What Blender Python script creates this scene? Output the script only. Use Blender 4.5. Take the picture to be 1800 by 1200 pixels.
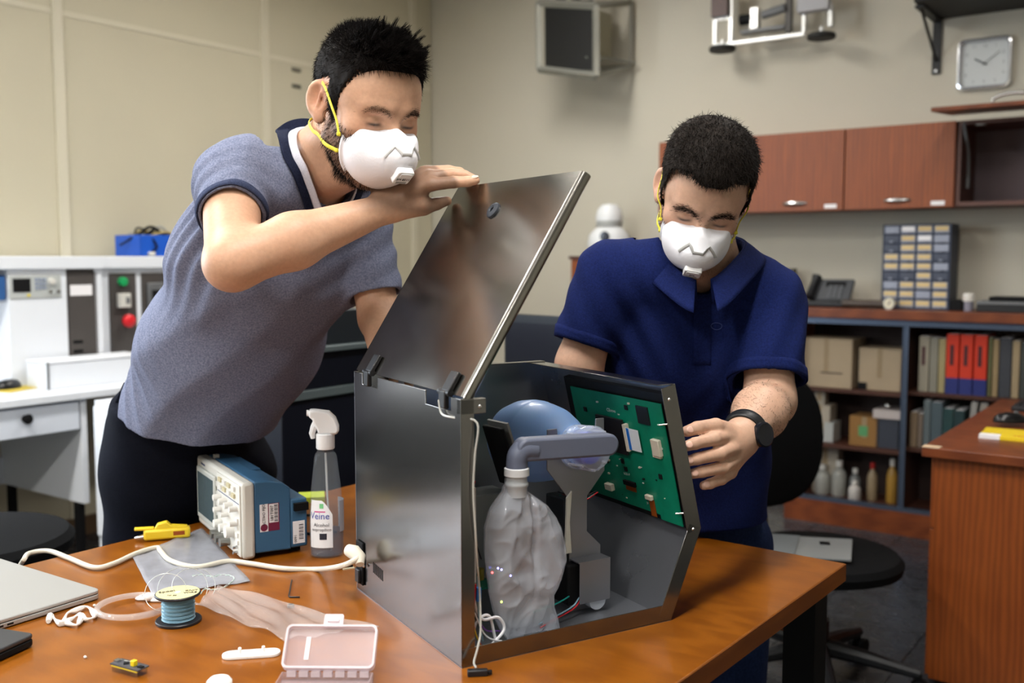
import bpy, bmesh, math, random
import numpy as np
from mathutils import Matrix, Vector
random.seed(7); rng = np.random.default_rng(7)
for o in list(bpy.data.objects): bpy.data.objects.remove(o)
SC = bpy.context.scene; COL = SC.collection
# ------------------------------------------------------------------ camera
H = 1.32; F = 1765.0; PITCH = math.radians(4.76)
cd = bpy.data.cameras.new('camera'); cam = bpy.data.objects.new('camera', cd); COL.objects.link(cam)
cam.location = (0, 0, H); cam.rotation_euler = (math.radians(90) - PITCH, 0, 0)
cd.sensor_width = 36; cd.lens = 36 * F / 1800; cd.clip_start = .05
cd.dof.use_dof = True; cd.dof.focus_distance = 1.68; cd.dof.aperture_fstop = 3.4
SC.camera = cam
# ------------------------------------------------------------------ light and exposure
SC.view_settings.view_transform = 'Standard'; SC.view_settings.look = 'None'
SC.view_settings.gamma = 1; SC.view_settings.use_curve_mapping = False
SC.view_settings.exposure = -0.05
RA = math.radians(-35.6)
EX = Vector((math.cos(RA), math.sin(RA), 0)); EY = Vector((-math.sin(RA), math.cos(RA), 0)); KC = Vector((-.534, 6.847, 0))
def RW(x, y, z=0): return KC + EX * x + EY * y + Vector((0, 0, z))     # room coordinates -> world
CEIL = 3.15
w = bpy.data.worlds.new('world'); SC.world = w; w.use_nodes = True
w.node_tree.nodes['Background'].inputs[0].default_value = (.55, .68, .9, 1); w.node_tree.nodes['Background'].inputs[1].default_value = 0.6
def area(name, loc, rot, sx, sy, power, col):
    l = bpy.data.lights.new(name, 'AREA'); l.shape = 'RECTANGLE'; l.size = sx; l.size_y = sy; l.energy = power; l.color = col
    o = bpy.data.objects.new(name, l); COL.objects.link(o); o.location = loc; o.rotation_euler = rot; return o
# daylight through the window of the left wall (outside the frame to the left)
area('window_daylight', RW(-.10, -5.35, 1.75), Matrix.Rotation(RA, 3, 'Z').to_euler(), 1, 1, 0, (1, 1, 1))
bpy.data.objects['window_daylight'].rotation_euler = (0, math.radians(-90), RA)
L = bpy.data.lights['window_daylight']; L.size = 1.5; L.size_y = 2.7; L.energy = 150; L.color = (.80, .90, 1.0)
LAMPS = [(1.6, -1.75), (1.6, -4.4), (3.9, -2.3), (3.9, -4.6), (1.6, -6.9), (3.9, -7.0)]
for i, (x, y) in enumerate(LAMPS):
    area('ceiling_lamp_light', RW(x, y, CEIL - .085), (0, 0, RA), .30, 1.2, (52, 72, 24, 66, 85, 105)[i], (1.0, .975, .94))
# ------------------------------------------------------------------ pixel helpers (photo 1800x1200 -> world)
CP, SP = math.cos(PITCH), math.sin(PITCH)
def ray(x, y): u, v = x - 900, y - 600; return Vector((u, F * CP - v * SP, -(v * CP + F * SP)))
CAM = Vector((0, 0, H)); TZ = .75
def G(x, y, z=TZ): r = ray(x, y); return CAM + r * ((z - H) / r.z)
def D(x, y, Y): r = ray(x, y); return CAM + r * (Y / r.y)
# ------------------------------------------------------------------ materials
def lin(c):
    c = [v / 255 for v in c]
    return tuple((v / 12.92 if v <= .04045 else ((v + .055) / 1.055) ** 2.4) for v in c) + (1,)
MATS = {}
def M(name, col, rough=.5, metal=0, var=0, vscale=8, bump=0, bscale=60, stretch=None, trans=0, alpha=1, emit=None, es=0, ior=1.45, coat=0, spec=.5, col2=None, sheen=0, sss=0, wood=False, rvar=0, aniso=0):
    if name in MATS: return MATS[name]
    m = bpy.data.materials.new(name); m.use_nodes = True; nt = m.node_tree; b = nt.nodes['Principled BSDF']
    c = lin(col); b.inputs['Base Color'].default_value = c
    b.inputs['Roughness'].default_value = rough; b.inputs['Metallic'].default_value = metal
    b.inputs['IOR'].default_value = ior; b.inputs['Specular IOR Level'].default_value = spec
    b.inputs['Transmission Weight'].default_value = trans; b.inputs['Alpha'].default_value = alpha
    b.inputs['Coat Weight'].default_value = coat; b.inputs['Sheen Weight'].default_value = sheen
    if aniso: b.inputs['Anisotropic'].default_value = aniso
    if sss: b.inputs['Subsurface Weight'].default_value = sss; b.inputs['Subsurface Radius'].default_value = (1, .35, .2); b.inputs['Subsurface Scale'].default_value = .006
    if emit: b.inputs['Emission Color'].default_value = lin(emit); b.inputs['Emission Strength'].default_value = es
    if var or bump or wood or rvar:
        tc = nt.nodes.new('ShaderNodeTexCoord'); mp = nt.nodes.new('ShaderNodeMapping'); nt.links.new(tc.outputs['Object'], mp.inputs[0])
        if stretch: mp.inputs['Scale'].default_value = stretch
        nz = nt.nodes.new('ShaderNodeTexNoise'); nz.inputs['Scale'].default_value = vscale; nz.inputs['Detail'].default_value = 5; nt.links.new(mp.outputs[0], nz.inputs[0])
        fac = nz.outputs['Fac']
        if wood:
            wv = nt.nodes.new('ShaderNodeTexWave'); wv.inputs['Scale'].default_value = vscale * .55; wv.inputs['Distortion'].default_value = 7; wv.inputs['Detail'].default_value = 3
            nt.links.new(mp.outputs[0], wv.inputs[0])
            mx0 = nt.nodes.new('ShaderNodeMath'); mx0.operation = 'MULTIPLY_ADD'; mx0.inputs[1].default_value = .35
            sc0 = nt.nodes.new('ShaderNodeMath'); sc0.operation = 'MULTIPLY'; sc0.inputs[1].default_value = .65
            nt.links.new(nz.outputs['Fac'], sc0.inputs[0]); nt.links.new(wv.outputs['Fac'], mx0.inputs[0]); nt.links.new(sc0.outputs[0], mx0.inputs[2]); fac = mx0.outputs[0]
        if var or wood:
            mx = nt.nodes.new('ShaderNodeMix'); mx.data_type = 'RGBA'
            d = lin(col2) if col2 else tuple(min(1, v * (1 + var)) for v in c[:3]) + (1,)
            e = c if col2 else tuple(v * (1 - var) for v in c[:3]) + (1,)
            mx.inputs[6].default_value = e; mx.inputs[7].default_value = d
            mr = nt.nodes.new('ShaderNodeMapRange'); mr.inputs[1].default_value = .3; mr.inputs[2].default_value = .7
            nt.links.new(fac, mr.inputs[0]); nt.links.new(mr.outputs[0], mx.inputs[0]); nt.links.new(mx.outputs[2], b.inputs['Base Color'])
        if rvar:
            mr2 = nt.nodes.new('ShaderNodeMapRange'); mr2.inputs[1].default_value = .3; mr2.inputs[2].default_value = .7
            mr2.inputs[3].default_value = max(0, rough - rvar); mr2.inputs[4].default_value = rough + rvar
            nt.links.new(fac, mr2.inputs[0]); nt.links.new(mr2.outputs[0], b.inputs['Roughness'])
        if bump:
            n2 = nt.nodes.new('ShaderNodeTexNoise'); n2.inputs['Scale'].default_value = bscale; n2.inputs['Detail'].default_value = 4; nt.links.new(mp.outputs[0], n2.inputs[0])
            bp = nt.nodes.new('ShaderNodeBump'); bp.inputs['Strength'].default_value = bump; bp.inputs['Distance'].default_value = .004
            nt.links.new(n2.outputs['Fac'], bp.inputs['Height']); nt.links.new(bp.outputs[0], b.inputs['Normal'])
    MATS[name] = m; return m
# ------------------------------------------------------------------ mesh builder
def rotm(*eul): 
    from mathutils import Euler
    return Euler([math.radians(a) for a in eul]).to_matrix()
class MB:
    def __init__(s): s.v = []; s.f = []; s.m = []; s.cur = 0
    def add(s, vs, fs):
        n = len(s.v); s.v += [tuple(v) for v in vs]; s.f += [[i + n for i in f] for f in fs]; s.m += [s.cur] * len(fs); return s
    def box(s, c, d, R=None):
        c = Vector(c); P = [Vector((x * d[0] / 2, y * d[1] / 2, z * d[2] / 2)) for x in (-1, 1) for y in (-1, 1) for z in (-1, 1)]
        if R: P = [R @ p for p in P]
        return s.add([c + p for p in P], [(0, 1, 3, 2), (4, 6, 7, 5), (0, 4, 5, 1), (2, 3, 7, 6), (0, 2, 6, 4), (1, 5, 7, 3)])
    def bx(s, x0, x1, y0, y1, z0, z1): return s.box(((x0 + x1) / 2, (y0 + y1) / 2, (z0 + z1) / 2), (abs(x1 - x0), abs(y1 - y0), abs(z1 - z0)))
    def tube(s, pts, r, n=8, closed=False, flat=1.0, cap=True, up=None):
        P = [Vector(p) for p in pts]; N = len(P); rs = r if isinstance(r, (list, tuple)) else [r] * N; vs = []; fs = []
        prev = None
        for i in range(N):
            a = P[(i - 1) % N] if (closed or i > 0) else P[0]; b = P[(i + 1) % N] if (closed or i < N - 1) else P[-1]
            t = (b - a); t = t.normalized() if t.length > 1e-9 else Vector((0, 0, 1))
            if prev is None:
                u = up and Vector(up) or (Vector((0, 0, 1)) if abs(t.z) < .9 else Vector((1, 0, 0)))
            else: u = prev
            u = (u - t * u.dot(t)); u = u.normalized() if u.length > 1e-6 else t.orthogonal().normalized(); prev = u; q = t.cross(u)
            for k in range(n):
                an = 2 * math.pi * k / n; vs.append(P[i] + (u * math.cos(an) * flat + q * math.sin(an)) * rs[i])
        for i in range(N if closed else N - 1):
            for k in range(n):
                a = i * n + k; b = i * n + (k + 1) % n; j = ((i + 1) % N) * n; fs.append((a, b, j + (k + 1) % n, j + k))
        if cap and not closed: fs.append(tuple(range(n - 1, -1, -1))); fs.append(tuple(range((N - 1) * n, N * n)))
        return s.add(vs, fs)
    def cyl(s, p0, p1, r0, r1=None, n=24): return s.tube([p0, p1], [r0, r0 if r1 is None else r1], n)
    def lathe(s, prof, c=(0, 0, 0), R=None, n=32, sx=1, sy=1):
        c = Vector(c); vs = []; fs = []; m = len(prof)
        for r, z in prof:
            for k in range(n):
                a = 2 * math.pi * k / n; p = Vector((r * math.cos(a) * sx, r * math.sin(a) * sy, z)); vs.append(c + (R @ p if R else p))
        for i in range(m - 1):
            for k in range(n): fs.append((i * n + k, i * n + (k + 1) % n, (i + 1) * n + (k + 1) % n, (i + 1) * n + k))
        if prof[0][0] > 1e-5: fs.append(tuple(range(n - 1, -1, -1)))
        if prof[-1][0] > 1e-5: fs.append(tuple(range((m - 1) * n, m * n)))
        return s.add(vs, fs)
    def ell(s, c, r, R=None, n=24, m=14):
        return s.lathe([(max(1e-6, math.sin(math.pi * i / m)), -math.cos(math.pi * i / m)) for i in range(m + 1)], c, (R or Matrix.Identity(3)) @ Matrix.Diagonal(r), n)
    def prism(s, poly, z0, z1, X=None):
        X = X or Matrix.Identity(4); n = len(poly)
        vs = [X @ Vector((x, y, z0)) for x, y in poly] + [X @ Vector((x, y, z1)) for x, y in poly]
        fs = [tuple(range(n - 1, -1, -1)), tuple(range(n, 2 * n))] + [(i, (i + 1) % n, n + (i + 1) % n, n + i) for i in range(n)]
        return s.add(vs, fs)
    def quad(s, a, b, c, d): return s.add([a, b, c, d], [(0, 1, 2, 3)])
    def grid(s, fn, nu, nv):
        vs = [fn(i / nu, j / nv) for i in range(nu + 1) for j in range(nv + 1)]
        return s.add(vs, [(i * (nv + 1) + j, (i + 1) * (nv + 1) + j, (i + 1) * (nv + 1) + j + 1, i * (nv + 1) + j + 1) for i in range(nu) for j in range(nv)])
    def build(s, name, mat, parent=None, loc=None, rz=0, world=False, bev=0, smooth=True, angle=35, solid=0, sub=0, rot=None):
        me = bpy.data.meshes.new(name); V = s.v
        if world:
            iv = (parent.matrix_world if parent else Matrix.Translation(loc or (0, 0, 0))).inverted(); V = [iv @ Vector(v) for v in V]
        me.from_pydata([tuple(v) for v in V], [], s.f)
        for m in (mat if isinstance(mat, (list, tuple)) else [mat]): me.materials.append(m)
        if any(s.m): me.polygons.foreach_set('material_index', s.m)
        if smooth:
            me.polygons.foreach_set('use_smooth', [True] * len(me.polygons)); me.set_sharp_from_angle(angle=math.radians(angle))
        me.update()
        o = bpy.data.objects.new(name, me); COL.objects.link(o)
        if parent: o.parent = parent
        if loc is not None: o.location = loc
        if rz: o.rotation_euler[2] = rz
        if rot is not None: o.rotation_euler = rot
        if solid: md = o.modifiers.new('solid', 'SOLIDIFY'); md.thickness = solid; md.offset = 0
        if bev: md = o.modifiers.new('bevel', 'BEVEL'); md.width = bev; md.segments = 2; md.limit_method = 'ANGLE'; md.angle_limit = math.radians(40)
        if sub: md = o.modifiers.new('sub', 'SUBSURF'); md.levels = sub; md.render_levels = sub
        return o
def tag(o, label=None, cat=None, group=None, kind=None):
    if label: o['label'] = label
    if cat: o['category'] = cat
    if group: o['group'] = group
    if kind: o['kind'] = kind
    return o
def thing(name, label, cat, loc=(0, 0, 0), rz=0, group=None, rot=None):
    o = bpy.data.objects.new(name, None); COL.objects.link(o); o.empty_display_size = .05
    o.location = loc; o.rotation_euler = rot if rot is not None else (0, 0, rz)
    o.matrix_world = Matrix.LocRotScale(Vector(loc), o.rotation_euler, None)
    return tag(o, label, cat, group)
def mbox(*a): return MB().bx(*a)
FONTCACHE = {}
def text(name, s, size, mat, parent, X, ext=.0002, align='CENTER', sx=1):
    """flat lettering as a mesh; X maps text plane (x right, y up, z out) into parent space"""
    cu = bpy.data.curves.new('t', 'FONT'); cu.body = s; cu.size = size; cu.align_x = align; cu.align_y = 'CENTER'; cu.extrude = ext; cu.resolution_u = 2
    t = bpy.data.objects.new('t', cu); COL.objects.link(t); dg = bpy.context.evaluated_depsgraph_get(); dg.update()
    me = bpy.data.meshes.new_from_object(t.evaluated_get(dg)); bpy.data.objects.remove(t); bpy.data.curves.remove(cu)
    me.transform(X @ Matrix.Diagonal((sx, 1, 1, 1))); me.materials.clear(); me.materials.append(mat); me.name = name
    o = bpy.data.objects.new(name, me); COL.objects.link(o)
    if parent: o.parent = parent
    return o
def XF(o, x, y):   # plane frame: origin, x direction, y direction
    x = Vector(x).normalized(); y = Vector(y); y = (y - x * y.dot(x)).normalized(); z = x.cross(y)
    m = Matrix((x, y, z)).transposed().to_4x4(); m.translation = Vector(o); return m
def smoothpath(pts, n=8):
    P = [Vector(p) for p in pts]; Q = [P[0] * 2 - P[1]] + P + [P[-1] * 2 - P[-2]]; out = []
    for i in range(1, len(Q) - 2):
        for k in range(n):
            t = k / n; a, b, c, d = Q[i - 1:i + 3]
            out.append(.5 * ((2 * b) + (c - a) * t + (2 * a - 5 * b + 4 * c - d) * t * t + (3 * b - a - 3 * c + d) * t ** 3))
    return out + [P[-1]]
# ------------------------------------------------------------------ the room
cream = M('wall_cream', (192, 187, 172), .8, var=.02, vscale=2, bump=.08, bscale=120)
panelm = M('panel_cream', (190, 184, 162), .7, var=.02, vscale=2, bump=.05, bscale=90)
stile = M('stile_paint', (202, 196, 176), .6)
def struct(name, mb, mat, **k): return tag(mb.build(name, mat, loc=KC, rz=RA, **k), kind='structure')
XR, YF = 7.2, -9.0
tilem = [M('floor_tile_%d' % i, c, .28, var=.15, vscale=14, rvar=.1) for i, c in enumerate([(44, 47, 52), (50, 53, 58), (40, 43, 48)])]
fl = struct('floor', mbox(0, XR, YF, 0, -.06, -.008), M('floor_grout', (70, 70, 70), .8))
tl = mbox(-.1985, .1985, -.1985, .1985, -.006, 0).build('tile', tilem[0], fl, bev=.0015, smooth=False)
tm = [tl.data.copy() for _ in range(3)]
for i in range(3): tm[i].materials[0] = tilem[i]
k = 0
for i in range(6, 13):
    for j in range(0, 13):
        o = tl if k == 0 else tl.copy()
        if k: COL.objects.link(o)
        o.data = tm[random.randrange(3)]; o.location = (i * .4 + .2, -j * .4 - .2, 0); o.parent = fl; k += 1
rest = MB()
for i in range(0, 18):
    for j in range(0, 23):
        if not (6 <= i < 13 and j < 13): rest.bx(i * .4 + .002, i * .4 + .398, -j * .4 - .002, -j * .4 - .398, -.006, 0)
tag(rest.build('tiling', tilem[0], fl), kind='stuff')
struct('ceiling', mbox(0, XR, YF, 0, CEIL, CEIL + .1), M('ceiling_white', (215, 212, 203), .9))
struct('wall_back', mbox(-.12, XR + .12, 0, .12, 0, CEIL), cream)
struct('wall_right', mbox(XR, XR + .12, YF, 0, 0, CEIL), cream)
struct('wall_front', mbox(-.12, XR + .12, YF - .12, YF, 0, CEIL), cream)
# left wall: panelled partition with a window beyond the left edge of the picture
wl = MB()
wl.bx(-.12, -.02, YF, 0, 0, 1.0).bx(-.12, -.02, YF, 0, 2.5, CEIL).bx(-.12, -.02, -4.0, 0, 1.0, 2.5).bx(-.12, -.02, YF, -6.7, 1.0, 2.5)
wleft = struct('wall_left', wl, cream)
ys = [-3.95, -2.655, -1.44, -.20, 0]
for i in range(4):
    for z0, z1 in ((0, .9), (.906, 2.435), (2.441, CEIL)):
        mbox(-.02, 0, ys[i] + .012, ys[i + 1] - .012, z0, z1).build('panel', panelm, wleft, bev=.002, smooth=False)
for y in ys[:-1]: mbox(-.02, .014, y - .026, y + .026, 0, CEIL).build('stile', stile, wleft, bev=.003, smooth=False)
for i in range(4): mbox(-.02, .004, ys[i] + .02, ys[i + 1] - .02, 2.425, 2.451).build('rail', stile, wleft, bev=.001, smooth=False)
dk = M('hinge_grey', (120, 118, 108), .4, .5)
for z in (2.392, 2.30):
    mbox(0, .006, -1.245, -1.175, z - .012, z + .012).build('latch_plate', dk, wleft, bev=.002)
wn = struct('window_1', MB().bx(-.12, 0, -6.7, -6.64, 1, 2.5).bx(-.12, 0, -4.06, -4.0, 1, 2.5).bx(-.12, 0, -6.7, -4, 1, 1.05).bx(-.12, 0, -6.7, -4, 2.45, 2.5).bx(-.1, -.05, -5.38, -5.32, 1, 2.5), M('window_frame', (230, 230, 225), .4))
struct('baseboard_back', mbox(0, XR, -.015, 0, 0, .09), M('baseboard', (90, 70, 50), .5))
struct('baseboard_left', mbox(0.0, .02, -3.9, 0, 0, .09), MATS['baseboard'])
whitem = M('white_enamel', (235, 235, 232), .4)
for i, (x, y) in enumerate(LAMPS):
    t = thing('ceiling_lamp', 'fluorescent ceiling lamp ' + ['nearest the room corner', 'above the white bench', 'before the wall cupboards', 'above the work table', 'farthest back on the window side', 'behind the photographer'][i], 'lamp', RW(x, y, CEIL - .08), RA, 'fluorescent ceiling lamps')
    MB().bx(-.17, .17, -.63, .63, .004, .08).build('housing', whitem, t)
    for sx in (-.08, .08): MB().cyl((sx, -.58, -.018), (sx, .58, -.018), .013, n=12).build('lamp_tube', M('tube_glow', (255, 244, 225), .3, emit=(255, 240, 215), es=6), t)
# ================================================================== background furniture (room coordinates)
cherry = M('cherry_wood', (116, 54, 14), .42, wood=True, vscale=5, stretch=(6, 6, .8), col2=(136, 68, 20))
cherry_h = M('cherry_wood_flat', (98, 46, 20), .38, wood=True, vscale=5, stretch=(.8, 6, 6), col2=(116, 58, 26))
cherry_dark = M('cherry_inside', (92, 58, 48), .5, var=.1, vscale=4)
chrome = M('brushed_steel_handle', (200, 200, 200), .25, 1)
blackp = M('black_plastic', (22, 23, 26), .45, bump=.05, bscale=300)
softblack = M('soft_black', (9, 9, 11), .7, spec=.25)
greyp = M('grey_plastic', (110, 112, 114), .5)
lightp = M('light_plastic', (205, 203, 196), .45)
paper = M('paper_label', (232, 230, 232), .7)
def room_thing(name, label, cat, x, y, z=0, rz=0, group=None): return thing(name, label, cat, RW(x, y, z), RA + math.radians(rz), group)
# ---- wall cupboards: local origin at left bottom front
def cupboard(x0, x1, label, door, hx, sticker):
    t = room_thing('wall_cupboard', label, 'cupboard', x0, -.34, 1.555, group='wall cupboards'); wd = x1 - x0; h = .383; dp = .34
    b = MB(); b.bx(0, .018, .02, dp, 0, h).bx(wd - .018, wd, .02, dp, 0, h).bx(.018, wd - .018, .02, dp, 0, .018).bx(.018, wd - .018, .02, dp, h - .018, h)
    b.build('body', cherry_dark if not door else cherry, t, smooth=False)
    MB().bx(.018, wd - .018, dp - .01, dp - .004, .018, h - .018).build('back_board', M('cupboard_back', (100, 84, 88), .6, var=.08, vscale=6), t)
    if door:
        d = MB().bx(.002, wd - .002, 0, .018, -.004, h).build('door', cherry, t, bev=.0015, smooth=False)
        hb = MB().lathe([(.001, -.001), (.5, 0), (.47, .2), (.3, .75), (.001, 1)], (hx, 0, .034), Matrix(((.128, 0, 0), (0, 0, -.018), (0, .03, 0))), 28)
        hb.build('handle', chrome, d)
        if sticker: MB().bx(sticker - .03, sticker + .03, -.0015, 0, .006, .026).build('sticker', paper, d)
    return t
cupboard(1.873, 2.36, 'wall cupboard at the left end, mostly hidden behind the dark haired head', True, .24, None)
cupboard(2.36, 2.872, 'closed wooden wall cupboard just right of the bearded head in the navy shirt', True, .27, .45)
cupboard(2.874, 3.372, 'closed wooden wall cupboard next to the open one', True, .25, .43)
oc = cupboard(3.374, 3.95, 'open wooden wall cupboard with its door flipped up', False, 0, None)
dR = rotm(4, 0, 0)
fd = MB(); fd.box((.27, -.17, .405), (.60, .37, .018), dR); fd.build('flap_door', cherry_h, oc, bev=.002, smooth=False)
hp = smoothpath([(.20, -.30, .405), (.205, -.30, .425), (.25, -.30, .440), (.31, -.30, .440), (.355, -.30, .425), (.36, -.30, .405)], 5)
MB().tube(hp, .008, 10).build('handle', chrome, oc)
MB().tube([(.035, -.02, .365), (.033, .1, .25), (.033, .12, .12)], .007, 8).build('lift_arm', greyp, oc)
MB().box((.033, .12, .11), (.012, .03, .05)).build('hinge_block', greyp, oc)
MB().lathe([(.022, 0), (.022, .008), (.0, .012)], (.09, .05, .36), n=16).build('cupboard_lamp', lightp, oc)
# ---- black wall shelf with bracket
t = room_thing('wall_shelf', 'black wall shelf on a triangular bracket at the top right corner', 'shelf', 3.17, 0, 2.47)
MB().bx(.02, 1.4, -.42, -.0, .0, .03).build('board', M('shelf_black', (16, 15, 15), .6), t, bev=.003)
br = MB(); br.bx(.01, .05, -.012, 0, -.26, .0); br.bx(.01, .05, -.36, 0, -.012, 0)
br.tube([(.03, -.006, -.20), (.03, -.33, -.006)], .007, 6); br.build('bracket', M('bracket_black', (14, 14, 14), .5), t)
MB().lathe([(.009, 0), (.007, .004), (0, .005)], (.03, -.012, -.245), rotm(90, 0, 0), 12).build('screw', chrome, t)
# ---- wall clock
t = room_thing('wall_clock', 'square silver wall clock with rounded corners showing ten past ten', 'clock', 3.418, 0, 2.236)
def rrect(w, h, r, n=6):
    out = []
    for cx, cy, a0 in ((w / 2 - r, h / 2 - r, 0), (-w / 2 + r, h / 2 - r, 90), (-w / 2 + r, -h / 2 + r, 180), (w / 2 - r, -h / 2 + r, 270)):
        for k in range(n + 1): a = math.radians(a0 + 90 * k / n); out.append((cx + r * math.cos(a), cy + r * math.sin(a)))
    return out
XW = XF((0, 0, 0), (1, 0, 0), (0, 0, 1))   # x right, y up, z toward the room (-Y)
fr = MB(); ring = []
for (wd, zz) in ((.236, .0), (.240, .022), (.234, .034), (.218, .036), (.206, .026)): ring.append([XW @ Vector((x, y, zz)) for x, y in rrect(wd, wd, .03 * wd / .236)])
vs = [p for r in ring for p in r]; n = len(ring[0]); fr.add(vs, [(i * n + k, i * n + (k + 1) % n, (i + 1) * n + (k + 1) % n, (i + 1) * n + k) for i in range(4) for k in range(n)])
fr.build('rim', M('clock_rim', (215, 216, 220), .18, .9), t)
MB().prism(rrect(.208, .208, .024), .0, .014, XW).build('dial', M('clock_dial', (196, 200, 200), .5), t)
hm = M('clock_hand', (40, 44, 44), .4); nm = M('clock_numeral', (128, 134, 138), .5)
def hand(name, a, ln, wd, m, z):
    X = XW @ Matrix.Translation((0, 0, z)) @ Matrix.Rotation(-math.radians(a), 4, 'Z'); MB().prism([(-wd / 2, -.012), (wd / 2, -.012), (wd / 2, ln), (-wd / 2, ln)], 0, .0015, X).build(name, m, t)
hand('hour_hand', 300, .05, .006, hm, .019); hand('minute_hand', 52, .085, .003, M('clock_hand_grey', (120, 126, 126), .4), .022)
MB().lathe([(.005, 0), (.005, .004), (0, .005)], XW @ Vector((0, 0, .020)), XW.to_3x3(), 12).build('hub', hm, t)
for i in range(1, 13):
    a = math.radians(90 - 30 * i); s = .082 / max(abs(math.cos(a)), abs(math.sin(a)), .8)
    text('numeral', str(i), .021, nm, t, XW @ Matrix.Translation((math.cos(a) * s, math.sin(a) * s, .0146)))
# ---- old monitor in an angle iron frame on the wall
t = room_thing('wall_monitor', 'old dark screen in a grey metal cage hung high on the wall', 'monitor', 1.33, -.4, 2.335, 0)
fm = M('cage_steel', (150, 150, 142), .45, .6, var=.1)
MB().prism([(-.155, .045), (.165, .02), (.155, .40), (-.16, .43)], -.02, .0, XF((0, .0, 0), (1, 0, 0), (0, 0, 1))).build('screen', M('screen_dark', (18, 18, 18), .35), t)
def bar(mb, a, b, r=.014): return mb.tube([a, b], r * 1.3, 4)
A = [(-.19, -.01, .06), (.19, -.01, -.02), (.185, -.01, .36), (-.195, -.01, .43)]; B = [(-.10, .36, .10), (.20, .36, .09), (.20, .36, .46), (-.1, .36, .48)]
for i in range(4): bar(MB(), A[i], A[(i + 1) % 4], .017).build('frame_bar', fm, t)
for i in range(4): bar(MB(), B[i], B[(i + 1) % 4], .009).build('frame_bar', fm, t)
for i in range(4): bar(MB(), A[i], B[i], .010).build('frame_bar', fm, t)
MB().box((.02, .19, .26), (.20, .22, .26)).build('tube_housing', M('housing_tan', (150, 146, 126), .6), t, bev=.03)
MB().tube([(.12, .0, .09), (.13, .2, .12), (.24, .34, .1)], .008, 6).build('brace', fm, t)
for x in (-.1, .0, .1): MB().lathe([(.03, 0), (.03, .05), (.015, .06), (.015, .09)], (x, .08, .44), n=12).build('bracket_knob', blackp, t)
# ---- small wheeled chassis on the wall
t = room_thing('robot_chassis', 'bare aluminium robot chassis with black wheels fixed high on the wall', 'machine', 2.1, -.15, 2.44, 0)
al = M('aluminium', (198, 198, 196), .35, .7)
for x in (.0, .09): MB().bx(x, x + .018, -.02, .0, .02, .42).build('upright', al, t)
MB().bx(0, .50, -.025, .0, .0, .02).build('rail', al, t, bev=.002); MB().bx(0, .1, -.02, 0, .14, .155).build('rail', al, t)
MB().bx(.16, .40, -.04, .02, .05, .065).build('tray', greyp, t); MB().bx(.22, .26, -.05, .0, .065, .17).build('block', al, t)
MB().cyl((.16, -.03, .12), (.22, -.03, .12), .028, n=14).build('motor', softblack, t); MB().cyl((.28, -.03, .13), (.40, -.03, .15), .022, n=14).build('motor', greyp, t)
MB().bx(.40, .43, -.03, 0, 0.03, .40).build('mast', M('mast_dark', (70, 66, 62), .5), t); MB().bx(.485, .50, -.02, 0, .02, .12).build('upright', al, t)
MB().bx(.47, .63, -.06, 0, .11, .23).build('housing', M('chassis_box', (168, 168, 172), .4), t, bev=.004)
MB().bx(.62, .64, -.03, 0, .03, .14).build('upright', al, t); MB().bx(.0, .09, -.05, 0, .155, .30).build('gearbox', M('dark_red_box', (80, 58, 54), .5), t)
MB().tube(smoothpath([(.13, -.02, .36), (.18, -.06, .26), (.28, -.05, .24), (.38, -.03, .30)], 5), .006, 6).build('cable', softblack, t)
for x in (.06, .59):
    MB().lathe([(.03, -.013), (.066, -.013), (.07, -.006), (.07, .006), (.066, .013), (.03, .013)], (x, -.03, -.016), None, 28).build('wheel', M('wheel_rubber', (30, 30, 28), .7), t)
    MB().cyl((x, -.03, -.003), (x, -.03, .03), .012, n=10).build('axle', al, t)
# ---- bookcase under the worktop
BX0, BX1, BY = 2.62, 4.3, -.36
t = room_thing('bookcase', 'low wooden bookcase with dark shelves and sliding glass doors under the worktop', 'bookcase', BX0, BY)
WB = BX1 - BX0
dkw = M('shelf_dark_wood', (74, 40, 26), .55, var=.15, vscale=6)
MB().bx(0, .022, 0, .345, 0, 1.03).build('side', cherry, t, smooth=False); MB().bx(WB - .022, WB, 0, .345, 0, 1.03).build('side', cherry, t, smooth=False)
MB().bx(.022, WB - .022, .33, .345, .1, 1.03).build('back_board', M('bookcase_back', (48, 30, 24), .7), t)
MB().bx(0, WB, -.002, .02, 0, .115).build('plinth', cherry_h, t, smooth=False); MB().bx(.022, WB - .022, .02, .33, .095, .115).build('shelf', dkw, t)
XM = .56
MB().bx(XM - .012, XM + .012, .03, .33, .115, 1.03).build('divider', dkw, t)
for x0, x1, zs in ((.022, XM - .012, (.395, .675)), (XM + .012, WB - .022, (.42, .69))):
    for z in zs: MB().bx(x0, x1, .05, .33, z - .018, z).build('shelf', dkw, t, smooth=False)
alm = M('track_aluminium', (92, 104, 124), .35, .8)
MB().bx(.022, WB - .022, .0, .03, .115, .135).build('track', alm, t); MB().bx(.022, WB - .022, .0, .03, 1.0, 1.03).build('track', alm, t)
glass = M('door_glass', (8, 9, 10), .03, alpha=.05, spec=.8)
for x0, x1, y in ((.03, XM + .02, .006), (XM - .01, 1.15, .018)):
    g = MB().bx(x0, x1, y, y + .004, .135, 1.0).build('glass_door', glass, t); MB().bx(x0, x0 + .014, y - .003, y + .007, .135, 1.0).build('door_edge', alm, g); MB().bx(x1 - .014, x1, y - .003, y + .007, .135, 1.0).build('door_edge', alm, g)
wt = mbox(-.03, WB + .03, -.03, .36, 1.03, 1.075).build('worktop', cherry_h, loc=RW(BX0, BY), rz=RA, bev=.003, smooth=False); tag(wt, 'long wooden worktop along the wall carrying the telephone', 'worktop')
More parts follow.
